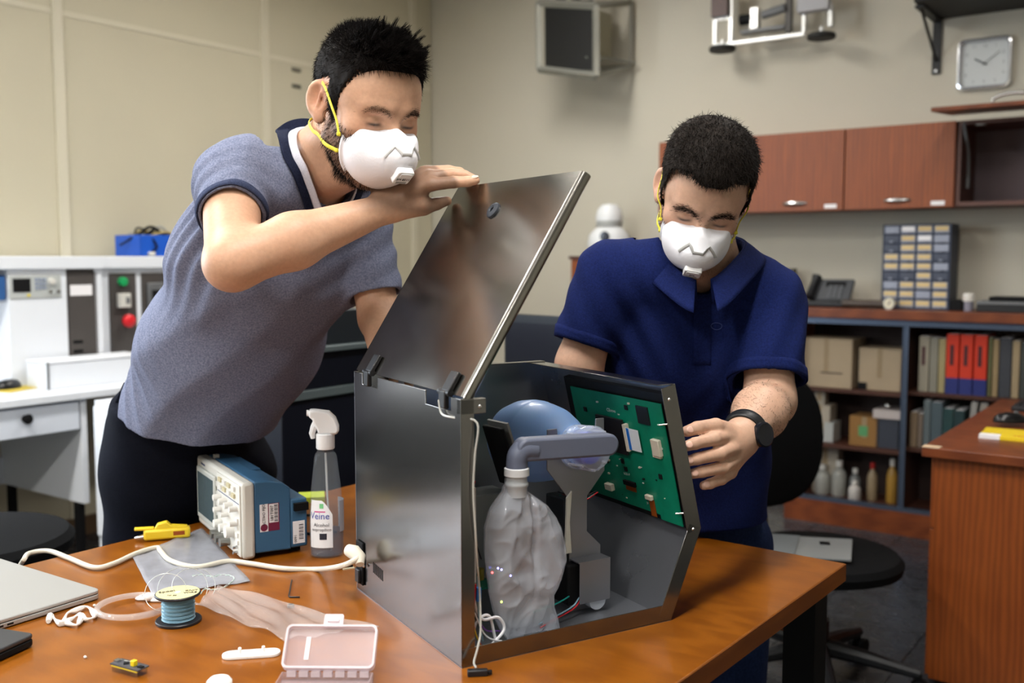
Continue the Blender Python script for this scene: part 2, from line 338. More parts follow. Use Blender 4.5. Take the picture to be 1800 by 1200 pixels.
def rbox(name, label, cat, x0, x1, y0, y1, z0, z1, mat, group=None, bev=.002):
    o = MB().bx(0, x1 - x0, 0, y1 - y0, 0, z1 - z0).build(name, mat, loc=RW(x0, y0, z0), rz=RA, bev=bev); return tag(o, label, cat, group)
card = M('cardboard', (168, 150, 124), .8, var=.06, vscale=5); card2 = M('cardboard_brown', (140, 102, 54), .8, var=.06)
def carton(label, x, y, z, w_, d_, h_, mat, rz=0):
    c = room_thing('carton', label, 'box', x, y, z, rz)
    MB().bx(0, w_, 0, d_, 0, h_ - .002).build('body', mat, c, bev=.002); MB().bx(.0, w_ / 2 - .001, 0, d_, h_ - .002, h_).build('flap', mat, c); MB().bx(w_ / 2 + .001, w_, 0, d_, h_ - .002, h_).build('flap', mat, c)
    MB().bx(w_ / 2 - .012, w_ / 2 + .012, -.0008, 0, h_ * .3, h_).build('tape', M('tape_tan', (150, 130, 100), .4), c); return c
c = carton('large beige cardboard box on the upper bookcase shelf by the navy sleeve', 2.665, -.29, .675, .255, .22, .245, card)
MB().bx(.10, .21, -.001, 0, .07, .078).build('print_line', M('faint_print', (96, 84, 72), .8), c)
c = carton('smaller beige cardboard box beside the large one on the bookcase shelf', 2.945, -.26, .675, .20, .19, .205, card)
MB().bx(-.0, .04, -.006, -.001, .0, .035).build('black_clip', softblack, c)
c = carton('small brown carton with a green sticker on the middle shelf', 2.91, -.27, .395, .145, .16, .145, card2); MB().bx(.045, .09, -.001, 0, .05, .10).build('sticker', M('sticker_green', (84, 150, 96), .6), c)
carton('small white carton lowest in the little stack on the middle shelf', 2.71, -.27, .395, .12, .12, .10, M('white_card', (170, 172, 168), .7))
carton('cream carton in the middle of the little stack on the middle shelf', 2.70, -.265, .495, .11, .11, .085, M('cream_card', (168, 158, 142), .7))
carton('topmost tiny carton of the little stack on the middle shelf', 2.725, -.26, .58, .055, .06, .075, M('cream_card', (168, 158, 142), .7))
rbox('dark_instrument', 'dark instrument under the flat white box on the middle shelf', 'instrument', 3.04, 3.145, -.27, -.12, .395, .54, M('instr_grey', (58, 62, 72), .4))
rbox('flat_box', 'flat white box lying on the dark instrument', 'box', 3.025, 3.16, -.28, -.1, .541, .583, M('flat_white', (186, 176, 172), .6))
o = MB().ell((0, 0, .016), (.022, .022, .016), n=16).build('metal_knob', chrome, loc=RW(3.08, -.22, .583), rz=RA); tag(o, 'shiny metal knob standing on the flat white box', 'knob')
def bottle(label, x, y, z, r, h, mat, capm, group='bottles on the lowest bookcase shelf'):
    b = room_thing('reagent_bottle', label, 'bottle', x, y, z, 0, group)
    MB().lathe([(r * .9, 0), (r, .006), (r, h * .62), (r * .8, h * .72), (r * .4, h * .8), (r * .4, h * .84)], n=16).build('body', mat, b)
    MB().lathe([(r * .46, h * .84), (r * .46, h), (0, h)], n=16).build('cap', capm, b)
clb = M('bottle_milky', (176, 176, 168), .3, trans=.3); capw = M('cap_white', (215, 212, 205), .5); capr = M('cap_red', (165, 34, 28), .5)
bl = [('squat milky bottle at the left end of the lowest bookcase shelf', 2.76, .04, .15, clb, capw), ('taller milky bottle second from the left on the lowest bookcase shelf', 2.845, .036, .18, clb, capw),
      ('clear narrow bottle third on the lowest bookcase shelf', 2.925, .028, .15, M('bottle_clear', (150, 152, 150), .2, trans=.5), capw), ('small white jar before the narrow bottle', 2.945, .03, .10, M('jar_white', (190, 184, 178), .5), capw),
      ('bottle with a red cap on the lowest bookcase shelf', 3.01, .025, .19, M('bottle_tan', (150, 132, 104), .4), capr), ('amber yellow bottle at the right end of the lowest bookcase shelf', 3.105, .027, .22, M('bottle_amber', (160, 122, 50), .4), capw)]
for i, (lb, x, r, h, m, c_) in enumerate(bl): bottle(lb, x, -.2 - .07 * (i == 3), .115, r, h, m, c_)
carton('small tan carton leaning at the back of the lowest shelf', 2.70, -.18, .115, .13, .1, .24, M('cream_card', (168, 158, 142), .7))
def book(label, x, w_, h_, d_, z, mat, y=-.30, tilt=0, group='books in the bookcase', band=None, title=None):
    b = room_thing('book', label, 'book', x, y, z, 0, group); R = rotm(0, tilt, 0)
    MB().box(R @ Vector((w_ / 2, d_ / 2, h_ / 2)), (w_, d_, h_), R).build('cover', mat, b, bev=.003)
    MB().box(R @ Vector((w_ / 2, d_ / 2 + .004, h_ / 2 + .0006)), (w_ * .8, d_ * .95, h_), R).build('pages', paper, b)
    if band: MB().bx(-.0006, w_ + .0006, -.0012, d_ * .9, .0, h_ * .27).build('lower_band', band, b)
    if title: MB().bx(w_ * .3, w_ * .6, -.0016, 0, h_ * .48, h_ * .82).build('title_strip', title, b)
bk = lambda n, c: M('book_' + n, c, .6)
red, blue = bk('red', (205, 52, 22)), bk('blue', (34, 44, 112)); inkm = M('title_ink', (70, 30, 34), .6)
sp = [(.046, .262, bk('grey_beige', (150, 142, 124)), 'thick grey beige volume at the left end of the top book row'), (.036, .258, bk('grey', (134, 130, 116)), 'grey volume second in the top book row'), (.03, .255, bk('cream', (160, 146, 104)), 'thin cream book left of the red binders')]
x = 3.235
for i, (w_, h_, m, lb) in enumerate(sp): book(lb, x, w_, h_, .19, .69, m, title=inkm if i == 0 else None); x += w_ + .003
for lb in ('first red binder with a blue foot, nearest the cream book', 'middle red binder with a blue foot', 'third red binder with a blue foot, nearest the right desk'):
    book(lb, x, .054, .278, .2, .69, red, band=blue, title=inkm); x += .06
for w_, h_, c, lb in ((.016, .27, (96, 94, 60), 'thin olive book right of the red binders'), (.024, .262, (150, 128, 92), 'tan book second right of the red binders'), (.05, .27, (58, 60, 66), 'dark grey folder right of the tan book'), (.03, .26, (160, 140, 108), 'pale tan book beyond the dark grey folder'), (.05, .255, (60, 64, 60), 'dark green folder near the end of the top book row'), (.04, .25, (120, 112, 96), 'grey brown book at the far end of the top book row')):
    book(lb, x, w_, h_, .19, .69, bk('c%d' % c[0], c)); x += w_ + .003
x = 3.205
for w_, h_, c, lb in ((.032, .17, (132, 112, 88), 'short tan book at the left of the lower book row'), (.022, .165, (120, 104, 90), 'second short tan book in the lower row'), (.03, .23, (92, 102, 104), 'tall blue grey book in the lower row'), (.05, .225, (72, 86, 92), 'wide slate book in the lower row'), (.045, .2, (30, 62, 62), 'dark teal book in the lower row'), (.045, .195, (26, 52, 54), 'second dark teal book in the lower row')):
    book(lb, x, w_, h_, .17, .42, bk('d%d' % c[0], c)); x += w_ + .003
book('grey white book leaning at the right of the lower row', x + .005, .026, .24, .16, .42, bk('lean1', (150, 146, 140)), tilt=5); book('second leaning grey white book in the lower row', x + .04, .03, .238, .16, .42, bk('lean2', (140, 134, 126)), tilt=6)
# ---- things on the worktop
WZ = 1.075
t = room_thing('desk_telephone', 'black desk telephone with its handset on the left', 'telephone', 2.76, -.2, WZ)
X = rotm(-42, 0, 0)
MB().bx(-.09, .12, -.06, .1, 0, .03).build('base', blackp, t, bev=.008)
MB().box((.025, .015, .08), (.19, .13, .022), rotm(52, 0, 0)).build('face', M('phone_grey', (62, 64, 68), .5), t, bev=.004)
MB().box((.035, .026, .112), (.10, .03, .006), rotm(52, 0, 0)).build('display', softblack, t)
R52 = rotm(52, 0, 0)
for i in range(4):
    for j in range(3): MB().box(Vector((.04 + j * .026 - .026, .015, .08)) + R52 @ Vector((0, -.045 + i * .02, .0135)), (.018, .013, .006), R52).build('key', M('phone_key', (92, 94, 98), .5), t)
MB().tube([Vector((-.075, -.05, .045)), Vector((-.073, -.03, .07)), Vector((-.068, .02, .13)), Vector((-.066, .035, .148))], [.024, .02, .02, .026], 12).build('handset', blackp, t)
o = MB().cyl((0, 0, 0), (.20, 0, 0), .02, n=18)
t = room_thing('pressure_gauge', 'round dial gauge at the end of a dark cylinder on the worktop', 'gauge', 2.87, -.3, WZ + .022, 0); o.build('cylinder', M('cyl_brown', (60, 48, 40), .4), t)
MB().cyl((.225, -.02, .006), (.225, .02, .006), .028, n=24).build('case', chrome, t); MB().cyl((.225, -.022, .006), (.225, -.0201, .006), .024, n=24).build('dial', M('gauge_face', (212, 206, 184), .5), t)
MB().box((.228, -.0225, .01), (.004, .001, .022), rotm(0, 30, 0)).build('needle', inkm, t); MB().cyl((.2, 0, 0), (.225, 0, .004), .012, n=10).build('stem', chrome, t)
t = room_thing('drawer_organiser', 'dark blue parts organiser with four columns of small labelled drawers', 'organiser', 3.035, -.235, WZ)
nav = M('organiser_navy', (36, 46, 68), .5)
b = MB(); b.bx(0, .31, .012, .16, 0, .405); b.build('cabinet', nav, t, bev=.003)
for i in range(5): MB().bx(-.0 + i * .0755 if i else 0, i * .0755 + .008, 0, .012, 0, .405).build('divider', nav, t)
for j in range(10): MB().bx(0, .31, .001, .012, j * .0442, j * .0442 + .007).build('shelf_edge', nav, t)
beige, clearg, dimg = M('label_beige', (206, 182, 132), .6), M('drawer_clear', (150, 156, 172), .3), M('drawer_dim', (70, 76, 92), .3)
pat = ['cwbb', 'dbwc', 'dbbc', 'bbbd', 'bbbc', 'ddbd', 'cbbb', 'bbcb', 'cbbb']
for j in range(9):
    for i in range(4):
        k_ = pat[8 - j][i]; x0 = .009 + i * .0755; z0 = .008 + j * .0442
        d = MB().bx(x0, x0 + .066, -.002, .011, z0, z0 + .035).build('drawer', {'d': dimg}.get(k_, clearg), t, bev=.002)
        if k_ in 'bw': MB().bx(x0 + .004, x0 + .062, -.0035, -.002, z0 + .010, z0 + .032).build('drawer_label', beige if k_ == 'b' else paper, d)
        MB().bx(x0 + .026, x0 + .04, -.010, -.002, z0 + .001, z0 + .008).build('pull', clearg, d)
rbox('black_case', 'small black case on the worktop right of the organiser', 'case', 3.353, 3.405, -.26, -.17, WZ, WZ + .05, softblack)
t = room_thing('pill_jar', 'small clear jar with a white lid on the worktop', 'jar', 3.435, -.25, WZ)
MB().lathe([(.019, 0), (.021, .004), (.021, .045)], n=18).build('body', M('jar_clear', (168, 166, 182), .2, trans=.4), t); MB().lathe([(.026, .045), (.027, .05), (.027, .075), (.022, .082), (0, .083)], n=18).build('lid', capw, t)
t = room_thing('black_receiver', 'flat black receiver box with a silver strip on the worktop', 'receiver', 3.475, -.29, WZ)
MB().bx(0, .32, 0, .2, 0, .035).build('body', blackp, t, bev=.003); MB().bx(0.0, .32, -.002, .18, .035, .048).build('silver_strip', greyp, t, bev=.001); MB().bx(.045, .32, .03, .17, .048, .068).build('upper_case', softblack, t, bev=.004)
rbox('leaflet_pile', 'dark leaflets standing by the wall behind the navy shoulder', 'papers', 2.40, 2.55, -.12, -.06, WZ, WZ + .19, M('leaflet', (92, 88, 74), .7)); bpy.data.objects['leaflet_pile'].location.z = WZ
# ---- side cabinet with the white dome figure
t = room_thing('side_cabinet', 'tall wooden side cabinet with dark top edge behind the navy shirted man', 'cabinet', 1.353, -.42)
MB().bx(.012, .56, .01, .40, 0, 1.312).build('body', cherry, t, smooth=False); MB().bx(0, .572, 0, .41, 1.312, 1.33).build('top', M('top_dark', (70, 34, 20), .4), t)
for x in (.02, .291):
    d = MB().bx(x, x + .262, -.004, .01, .08, 1.3).build('door', cherry, t, smooth=False); MB().cyl((x + (.235 if x < .1 else .027), -.022, .75), (x + (.235 if x < .1 else .027), -.004, .75), .01, n=12).build('knob', chrome, d)
t = room_thing('dome_jar', 'white rounded container with a domed lid on top of the side cabinet', 'container', 1.50, -.22, 1.33)
wg = M('gloss_white', (222, 224, 226), .25)
MB().lathe([(.08, 0), (.115, .02), (.125, .07), (.115, .12), (.085, .155), (.07, .165)], n=28).build('body', wg, t); MB().lathe([(.072, .168), (.076, .18), (.076, .20)], n=28).build('collar', M('jar_grey', (170, 172, 170), .4), t)
MB().lathe([(.078, .20), (.078, .225), (.07, .262), (.045, .292), (.0, .302)], n=28).build('dome_lid', wg, t); MB().lathe([(.03, 0), (.026, .008), (0, .01)], (.035, -.112, .11), rotm(90, 0, 10), 18).build('button', M('lens_dark', (50, 54, 66), .2), t)
# ---- black computer things behind the lid
t = room_thing('computer_monitor', 'black computer monitor showing just above the open box behind the lid', 'monitor', 2.45, -2.55, .62, -8)
MB().bx(0, .56, 0, .03, .15, .515).build('bezel', M('bezel_black', (16, 22, 30), .4), t, bev=.004); MB().bx(.012, .548, -.002, 0, .162, .488).build('screen', M('screen_glass', (36, 38, 46), .22), t)
MB().bx(.24, .32, .03, .06, .01, .3).build('stand', blackp, t); MB().bx(.16, .40, -.06, .16, 0, .012).build('foot', blackp, t)
t = room_thing('side_desk', 'grey desk carrying the black monitor behind the open box', 'desk', 1.55, -2.85)
MB().bx(0, 1.3, 0, .7, .595, .62).build('top', M('desk_grey', (70, 76, 80), .5), t, bev=.003)
for x in (.02, 1.24):
    for y in (.03, .62): MB().bx(x, x + .04, y, y + .04, 0, .595).build('leg', softblack, t)
t = room_thing('tower_computer', 'dark navy equipment cabinet with two grey ledges left of the metal box', 'cabinet', 1.60, -3.32)
nv = M('cabinet_navy', (8, 12, 24), .5, spec=.3)
MB().bx(0, .62, 0, .45, 0, .905).build('body', nv, t, bev=.004); MB().bx(-.012, .632, -.014, .46, .905, .932).build('ledge', M('ledge_grey', (84, 94, 96), .5), t, bev=.003); MB().bx(.02, .62, .03, .42, .932, 1.04).build('upper_case', nv, t, bev=.003); MB().bx(.0, .64, .02, .44, 1.04, 1.058).build('ledge', M('ledge_grey', (84, 94, 96), .5), t, bev=.003); MB().bx(.03, .6, .05, .42, 1.058, 1.16).build('upper_case', M('case_slate', (26, 32, 38), .5), t, bev=.003)
MB().bx(.24, .27, -.02, .0, .97, 1.01).build('label_tab', paper, t)
# ---- office chair with a grey folder
def star_chair(label, x, y, rz, back=True, seatz=.46, group=None):
    t = room_thing('office_chair', label, 'chair', x, y, 0, rz, group); fab = M('chair_fabric', (8, 9, 11), .9, spec=.15, bump=.15, bscale=400)
    MB().lathe([(.001, 0), (.20, .004), (.245, .02), (.25, .045), (.235, .062), (.12, .075), (.001, .076)], (0, 0, seatz - .07), n=36).build('seat', fab, t)
    MB().cyl((0, 0, .12), (0, 0, seatz - .06), .028, n=18).build('column', blackp, t); MB().cyl((0, 0, .09), (0, 0, .2), .036, n=18).build('sleeve', blackp, t)
    for i in range(5):
        a = math.radians(72 * i + 20); e = Vector((math.cos(a) * .30, math.sin(a) * .30, .075)); l = MB().tube([(0, 0, .115), e * .5 + Vector((0, 0, .06)), e], [.03, .024, .016], 10).build('foot', blackp, t)
        c = MB(); s_ = Vector((-math.sin(a), math.cos(a), 0))
        for q in (-1, 1): c.cyl(e + s_ * .010 * q + Vector((0, 0, -.047)), e + s_ * .026 * q + Vector((0, 0, -.047)), .027, n=18)
        c.cyl(e + Vector((0, 0, -.045)), e, .007, n=8); c.build('caster', softblack, l)
    if back:
        MB().tube([(0, .14, seatz - .05), (0, .25, seatz - .03), (0, .275, seatz + .10), (0, .27, seatz + .3)], [.022, .02, .02, .02], 8, flat=.5).build('back_arm', blackp, t)
        MB().grid(lambda u, v: (0, 0, 0), 1, 1)
        bb = MB(); vs = []; N = 32
        for lay, (sc, yy) in enumerate(((.9, .225), (1.0, .235), (1.0, .262), (.9, .272))):
            for k in range(N):
                a = 2 * math.pi * k / N; cx, cz = math.cos(a), math.sin(a); ex_ = .215 * (abs(cx) ** .7) * (1 if cx > 0 else -1) * sc; ez = .23 * (abs(cz) ** .75) * (1 if cz > 0 else -1) * sc
                vs.append((ex_ * (1.0 - .12 * max(0, cz)), yy - .04 * (ex_ / .215) ** 2 * 1.0 + .02, seatz + .30 + ez))
        fs = [(i * N + k, i * N + (k + 1) % N, (i + 1) * N + (k + 1) % N, (i + 1) * N + k) for i in range(3) for k in range(N)] + [tuple(range(N - 1, -1, -1)), tuple(range(3 * N, 4 * N))]
        bb.add(vs, fs); bb.build('backrest', fab, t, bev=.006)
    return t
CHP = D(1440, 975, 3.05); cl = CHP - KC; chx, chy = cl.dot(EX), cl.dot(EY)
star_chair('black office chair with a grey folder on its seat, right of the navy shirted man', chx, chy, 62, True, CHP.z + .02)
fo = thing('folder', 'grey folder with a small black tab lying on the black chair seat', 'folder', (CHP.x - .09, CHP.y - .02, CHP.z + .029), math.radians(-12))
MB().prism([(-.19, -.115), (.16, -.115), (.19, .115), (-.16, .115)], 0, .006).build('cover', M('folder_grey', (120, 122, 122), .6), fo, bev=.001); MB().prism([(-.21, -.10), (.0, -.105), (.03, .11), (-.19, .12)], .006, .010).build('flap', M('folder_grey2', (102, 106, 108), .6), fo, bev=.001)
MB().bx(.085, .115, .03, .055, .006, .010).build('tab', softblack, fo)
CH2 = D(-60, 935, 2.45); cl = CH2 - KC
star_chair('dark round stool seat at the left edge beyond the table', cl.dot(EX), cl.dot(EY), -40, False, CH2.z)
# ---- desk at the right edge
t = room_thing('drawer_desk', 'wooden desk with a drawer pedestal at the right edge of the picture', 'desk', 3.70, -2.06)
MB().bx(-.02, 1.5, -.03, 1.25, .72, .75).build('top', cherry_h, t, bev=.003, smooth=False); MB().bx(0.012, .45, .012, 1.2, .02, .72).build('pedestal', cherry, t, smooth=False)
MB().bx(-.021, .03, -.0305, .012, .7495, .7506).build('chipped_corner', M('chip', (196, 170, 140), .8), t)
for z0, z1 in ((.03, .26), (.265, .49), (.495, .715)):
    d = MB().bx(0, .012, .015, 1.19, z0, z1).build('drawer', cherry, t, bev=.0015, smooth=False); MB().bx(-.012, 0, .5, .65, z1 - .05, z1 - .04).build('handle', chrome, d)
MB().bx(1.42, 1.45, .0, 1.2, 0, .72).build('side_panel', cherry, t)
P = G(1740, 770); bk_ = thing('yellow_book', 'yellow booklet with red lettering under the mouse on the right desk', 'booklet', P, RA + math.radians(3))
MB().bx(-.03, .26, -.02, .15, 0, .012).build('cover', M('yellow_cover', (226, 196, 30), .45), bk_, bev=.001); MB().bx(-.03, .03, -.0205, .02, .0005, .0124).build('corner_label', paper, bk_)
rd = M('red_print', (190, 30, 30), .5); XB = XF((.145, -.0208, .006), (1, 0, 0), (0, 0, 1)); text('lettering', 'FERIA', .011, rd, bk_, XB); text('lettering', 'TECNICA', .022, rd, bk_, XF((.11, .012, .0122), (1, 0, 0), (0, 1, 0)))
P2 = G(1775, 742, .762); ms = thing('computer_mouse', 'black computer mouse on the yellow booklet at the right edge', 'mouse', P2, RA + math.radians(30))
MB().lathe([(1, 0), (1, .25), (.92, .55), (.7, .85), (.35, .98), (.001, 1)], (0, 0, 0), Matrix.Diagonal((.055, .032, .034)), 28).build('shell', M('mouse_black', (16, 16, 18), .25), ms); MB().cyl((.02, -.004, .033), (.02, .004, .033), .006, n=12).build('wheel', greyp, ms)
P3 = G(1795, 722); kb = thing('keyboard', 'black keyboard at the right edge of the right desk', 'keyboard', P3, RA + math.radians(0))
MB().bx(-.03, .40, -.03, .13, 0, .02).build('body', blackp, kb, bev=.004)
for i in range(8):
    for j in range(4): MB().bx(-.02 + i * .02, -.004 + i * .02, -.02 + j * .034, .008 + j * .034, .02, .027).build('key', M('key_black', (30, 30, 34), .5), kb)
# ---- lab bench on the left
bw = M('bench_white', (222, 226, 232), .45); panelk = M('panel_grey', (70, 66, 64), .5, var=.05)
t = room_thing('lab_bench', 'white laboratory bench with a drawer along the panelled wall', 'bench', 0, -5.0)
MB().bx(.02, .76, 0, 3.4, .765, .795).build('top', bw, t, bev=.003)
MB().bx(.10, .735, 1.955, 1.98, .34, .765).build('side_panel', bw, t, bev=.002); MB().bx(.10, .12, .1, 1.955, .34, .46).build('back_rail', bw, t); MB().bx(.10, .735, .1, .125, .34, .765).build('side_panel', bw, t)
for x, y in ((.16, 1.967), (.68, 1.967), (.16, .112), (.68, .112), (.16, 3.3), (.68, 3.3)): MB().bx(x - .02, x + .02, y - .012, y + .012, 0, .34 if y < 3 else .765).build('leg', softblack, t)
d = MB().bx(.715, .74, 1.0, 1.945, .645, .755).build('drawer', M('drawer_white', (212, 218, 228), .45), t, bev=.002); MB().lathe([(.014, 0), (.012, .016), (.02, .024), (.0, .028)], (.74, 1.725, .715), rotm(0, 90, 0), 16).build('knob', softblack, d)
t = room_thing('bench_console', 'white instrument console with dark front panels standing on the bench', 'console', 0, -5.0, .795)
def cons(y0, y1, xf, label=None):
    b = MB(); b.bx(.02, xf - .02, y0, y1, .0, .02).bx(.02, .05, y0, y1, 0, .5); b.build('shell', bw, t)
    MB().bx(.02, xf + .02, y0, y1, .478, .532).build('top', bw, t, bev=.004)
cons(1.0, 2.265, .42); cons(2.285, 3.3, .32)
MB().bx(.05, .42, 2.23, 2.262, 0, .478).build('side_wall', bw, t); MB().bx(.05, .42, 1.85, 2.10, 0, .478).build('middle_block', bw, t, bev=.002); MB().bx(.05, .40, 1.4, 1.86, .345, .355).build('shelf', bw, t)
MB().bx(.05, .415, 2.10, 2.235, 0.0, .478).build('panel_box', panelk, t)
p = MB().bx(.415, .42, 2.108, 2.238, .09, .462).build('front_panel', panelk, t); MB().bx(.42, .422, 2.115, 2.215, .365, .41).build('label_strip', paper, p)
for z in (.12, .16): MB().bx(.42, .421, 2.12, 2.165, z, z + .014).build('vent', softblack, p)
MB().bx(.05, .31, 2.29, 3.25, 0, .478).build('panel_box', bw, t)
p = MB().bx(.31, .316, 2.365, 2.50, .075, .455).build('front_panel', panelk, t)
MB().lathe([(.021, 0), (.02, .02), (0, .024)], (.316, 2.428, .418), rotm(0, 90, 0), 18).build('green_button', M('green_btn', (20, 150, 84), .4), p)
sw = MB().bx(.316, .34, 2.398, 2.458, .30, .365).build('switch_box', lightp, p, bev=.003); MB().bx(.34, .343, 2.432, 2.45, .318, .346).build('rocker', greyp, sw)
MB().lathe([(.013, 0), (.013, .025), (.03, .028), (.03, .042), (.018, .052), (0, .054)], (.316, 2.436, .24), rotm(0, 90, 0), 20).build('red_button', M('red_btn', (205, 26, 36), .35), p)
p = MB().bx(.31, .316, 2.53, 2.98, .075, .455).build('front_panel', panelk, t); MB().bx(.316, .33, 2.555, 2.75, .27, .41).build('meter_frame', M('meter_frame', (96, 98, 100), .4), p, bev=.004); MB().bx(.33, .332, 2.575, 2.73, .29, .375).build('meter_screen', softblack, p)
t = room_thing('signal_generator', 'grey bench signal generator with a small black screen on the console shelf', 'instrument', .14, -3.145, 1.151)
MB().bx(0, .27, 0, .215, 0, .10).build('case', M('gen_grey', (188, 190, 186), .45), t, bev=.005); f = MB().bx(.27, .285, -.003, .218, .002, .098).build('front', M('gen_front', (176, 180, 178), .45), t, bev=.004)
MB().bx(.285, .287, .012, .085, .03, .085).build('screen', softblack, f)
for i in range(3):
    for j in range(3): MB().bx(.285, .289, .105 + i * .017, .117 + i * .017, .04 + j * .017, .052 + j * .017).build('key', M('gen_key', (140, 150, 168), .5), f)
MB().lathe([(.015, 0), (.013, .014), (0, .015)], (.285, .175, .072), rotm(0, 90, 0), 16).build('dial', lightp, f); MB().bx(.285, .288, .07, .082, .012, .022).build('yellow_key', M('yk', (220, 200, 60), .5), f)
for y in (.165, .2): MB().cyl((.285, y, .03), (.297, y, .03), .007, n=12).build('socket', chrome, f)
rbox('blue_instrument', 'blue instrument at the left edge on the console shelf', 'instrument', .14, .42, -3.36, -3.16, 1.151, 1.25, M('instr_blue', (40, 84, 140), .5))
t = room_thing('white_case', 'long low white case on the bench in front of the console', 'box', .44, -3.10, .795)
MB().bx(0, .16, 0, .45, 0, .10).build('body', bw, t, bev=.004); MB().bx(.0, .163, 0, .45, .102, .112).build('lid', M('case_lid', (232, 235, 240), .4), t, bev=.003); MB().bx(.158, .166, -.003, .004, 0, .11).build('edge_seam', greyp, t)
t = room_thing('bench_mouse', 'black computer mouse on a yellow mat on the white bench', 'mouse', .45, -3.18, .795, 20)
MB().bx(-.08, .09, -.09, .10, 0, .004).build('mat', M('mat_yellow', (200, 176, 60), .6), t); MB().lathe([(1, 0), (1, .25), (.92, .55), (.7, .85), (.35, .98), (.001, 1)], (0, 0, .004), Matrix.Diagonal((.035, .058, .036)), 24).build('shell', M('mouse_black', (16, 16, 18), .25), t)
t = room_thing('cable_bin', 'blue plastic bin full of cables on top of the console', 'bin', .10, -2.46, 1.327)
bb = M('bin_blue', (24, 84, 190), .4)
b = MB(); b.bx(0, .2, 0, .3, 0, .006).bx(0, .006, 0, .3, 0, .10).bx(.194, .2, 0, .3, 0, .10).bx(0, .2, 0, .006, 0, .10).bx(0, .2, .294, .3, 0, .10); b.build('bin', bb, t, bev=.002)
cm = [softblack, M('cable_grey', (150, 150, 146), .5), M('cable_tan', (170, 150, 90), .5), blackp]
for i in range(12):
    a = Vector((random.uniform(.03, .17), random.uniform(.02, .1), .07)); b_ = Vector((random.uniform(.03, .17), random.uniform(.18, .28), .08)); c_ = (a + b_) / 2 + Vector((random.uniform(-.04, .04), random.uniform(-.04, .04), random.uniform(.03, .07)))
    MB().tube(smoothpath([a, c_, b_], 6), random.uniform(.004, .008), 8).build('cable', cm[i % 4], t)
MB().tube(smoothpath([(.1, -.04, .05), (.17, .04, .11), (.21, .08, .05), (.205, .06, .02), (.215, .05, .005)], 6), .005, 8).build('cable', softblack, t); MB().box((.215, .05, .012), (.02, .03, .018)).build('plug', lightp, t, bev=.003)
t = room_thing('white_cabinet', 'white low cabinet glimpsed between the grey shirt and the navy cabinet', 'cabinet', 1.05, -3.18)
MB().bx(0, .42, 0, .4, 0.05, .80).build('body', bw, t, bev=.003); MB().bx(0.01, .41, -.012, 0, .3, .78).build('door', bw, t, bev=.002); MB().bx(.02, .4, .02, .38, 0, .05).build('plinth', softblack, t)
t = room_thing('white_jug', 'white plastic jug on the white cabinet beside the grey shirt', 'jug', 1.33, -3.08, .80); MB().lathe([(.045, 0), (.052, .01), (.055, .1), (.045, .15), (.03, .17)], n=20).build('body', wg, t); MB().lathe([(.047, -.0), (.0535, .0), (.0535, .012), (.047, .012)], n=20).build('foot', greyp, t); MB().lathe([(.032, .17), (.032, .185), (0, .186)], n=20).build('lid', wg, t)
# ================================================================== the table and what lies on it
TA = math.radians(-37.2); T0 = Vector((.6254, 1.8395, 0))
twood = M('table_cherry', (122, 67, 9), .28, wood=True, vscale=4, stretch=(1.2, 9, 9), col2=(138, 79, 14), coat=.15)
t = thing('work_table', 'orange brown wooden table carrying the open metal box', 'table', T0, TA)
MB().bx(-1.215, 0, -2.1, 0, .715, .75).build('top', twood, t, bev=.002, smooth=False)
MB().bx(-1.2155, .0005, -2.1, .0006, .7165, .7485).build('edge_band', M('table_edge', (118, 62, 12), .35, wood=True, vscale=4, stretch=(1.2, 1.2, 9), col2=(146, 82, 26)), t)
for x in (-1.16, -.055):
    for y in (-2.04, -.055): MB().bx(x - .03, x + .03, y - .03, y + .03, 0, .715).build('leg', softblack, t)
MB().bx(-1.13, -.08, -.07, -.05, .62, .715).build('apron', cherry, t)
def frame2(B, C, A):
    x = (C - B); x.z = 0; x.normalize(); y = Vector((-x.y, x.x, 0))
    if y.dot(A - B) < 0: y = -y; return B, math.atan2(x.y, x.x), -1
    return B, math.atan2(x.y, x.x), 1
# ---- silver laptop
B, a, s = frame2(G(178, 1036, .766), G(0, 1090, .766), G(0, 985, .766))
alu = M('laptop_silver', (172, 172, 170), .35, .4)
t = thing('silver_laptop', 'closed silver laptop at the left edge of the table', 'laptop', (B.x, B.y, TZ), a)
def rr(x0, x1, y0, y1, r): return [(p[0] + (x0 + x1) / 2, p[1] + (y0 + y1) / 2) for p in rrect(abs(x1 - x0), abs(y1 - y0), r, 4)]
y0, y1 = sorted((0, s * .36))
MB().prism(rr(0, .25, y0, y1, .012), .002, .0095).build('base', alu, t, bev=.001); MB().prism(rr(0, .25, y0, y1, .012), .0105, .0165).build('screen_lid', alu, t, bev=.0015); MB().prism(rr(.001, .249, y0 + .001, y1 - .001, .011), .009, .011).build('seam', softblack, t)
for i in range(4):
    MB().cyl((.02 + .21 * (i % 2), y0 + .03 + (y1 - y0 - .06) * (i // 2), 0), (.02 + .21 * (i % 2), y0 + .03 + (y1 - y0 - .06) * (i // 2), .002), .008, n=12).build('foot', softblack, t)
e = y0 if s > 0 else y1
for x in (.152, .168): MB().bx(x, x + .010, e - .0004 * s, e + .004 * s, .0045, .0072).build('port', softblack, t)
MB().tube(smoothpath([(.13, s * .2, .0167), (.12, s * .205, .0167), (.115, s * .19, .0167), (.125, s * .175, .0167)], 4), .0015, 6).build('lid_emblem', greyp, t)
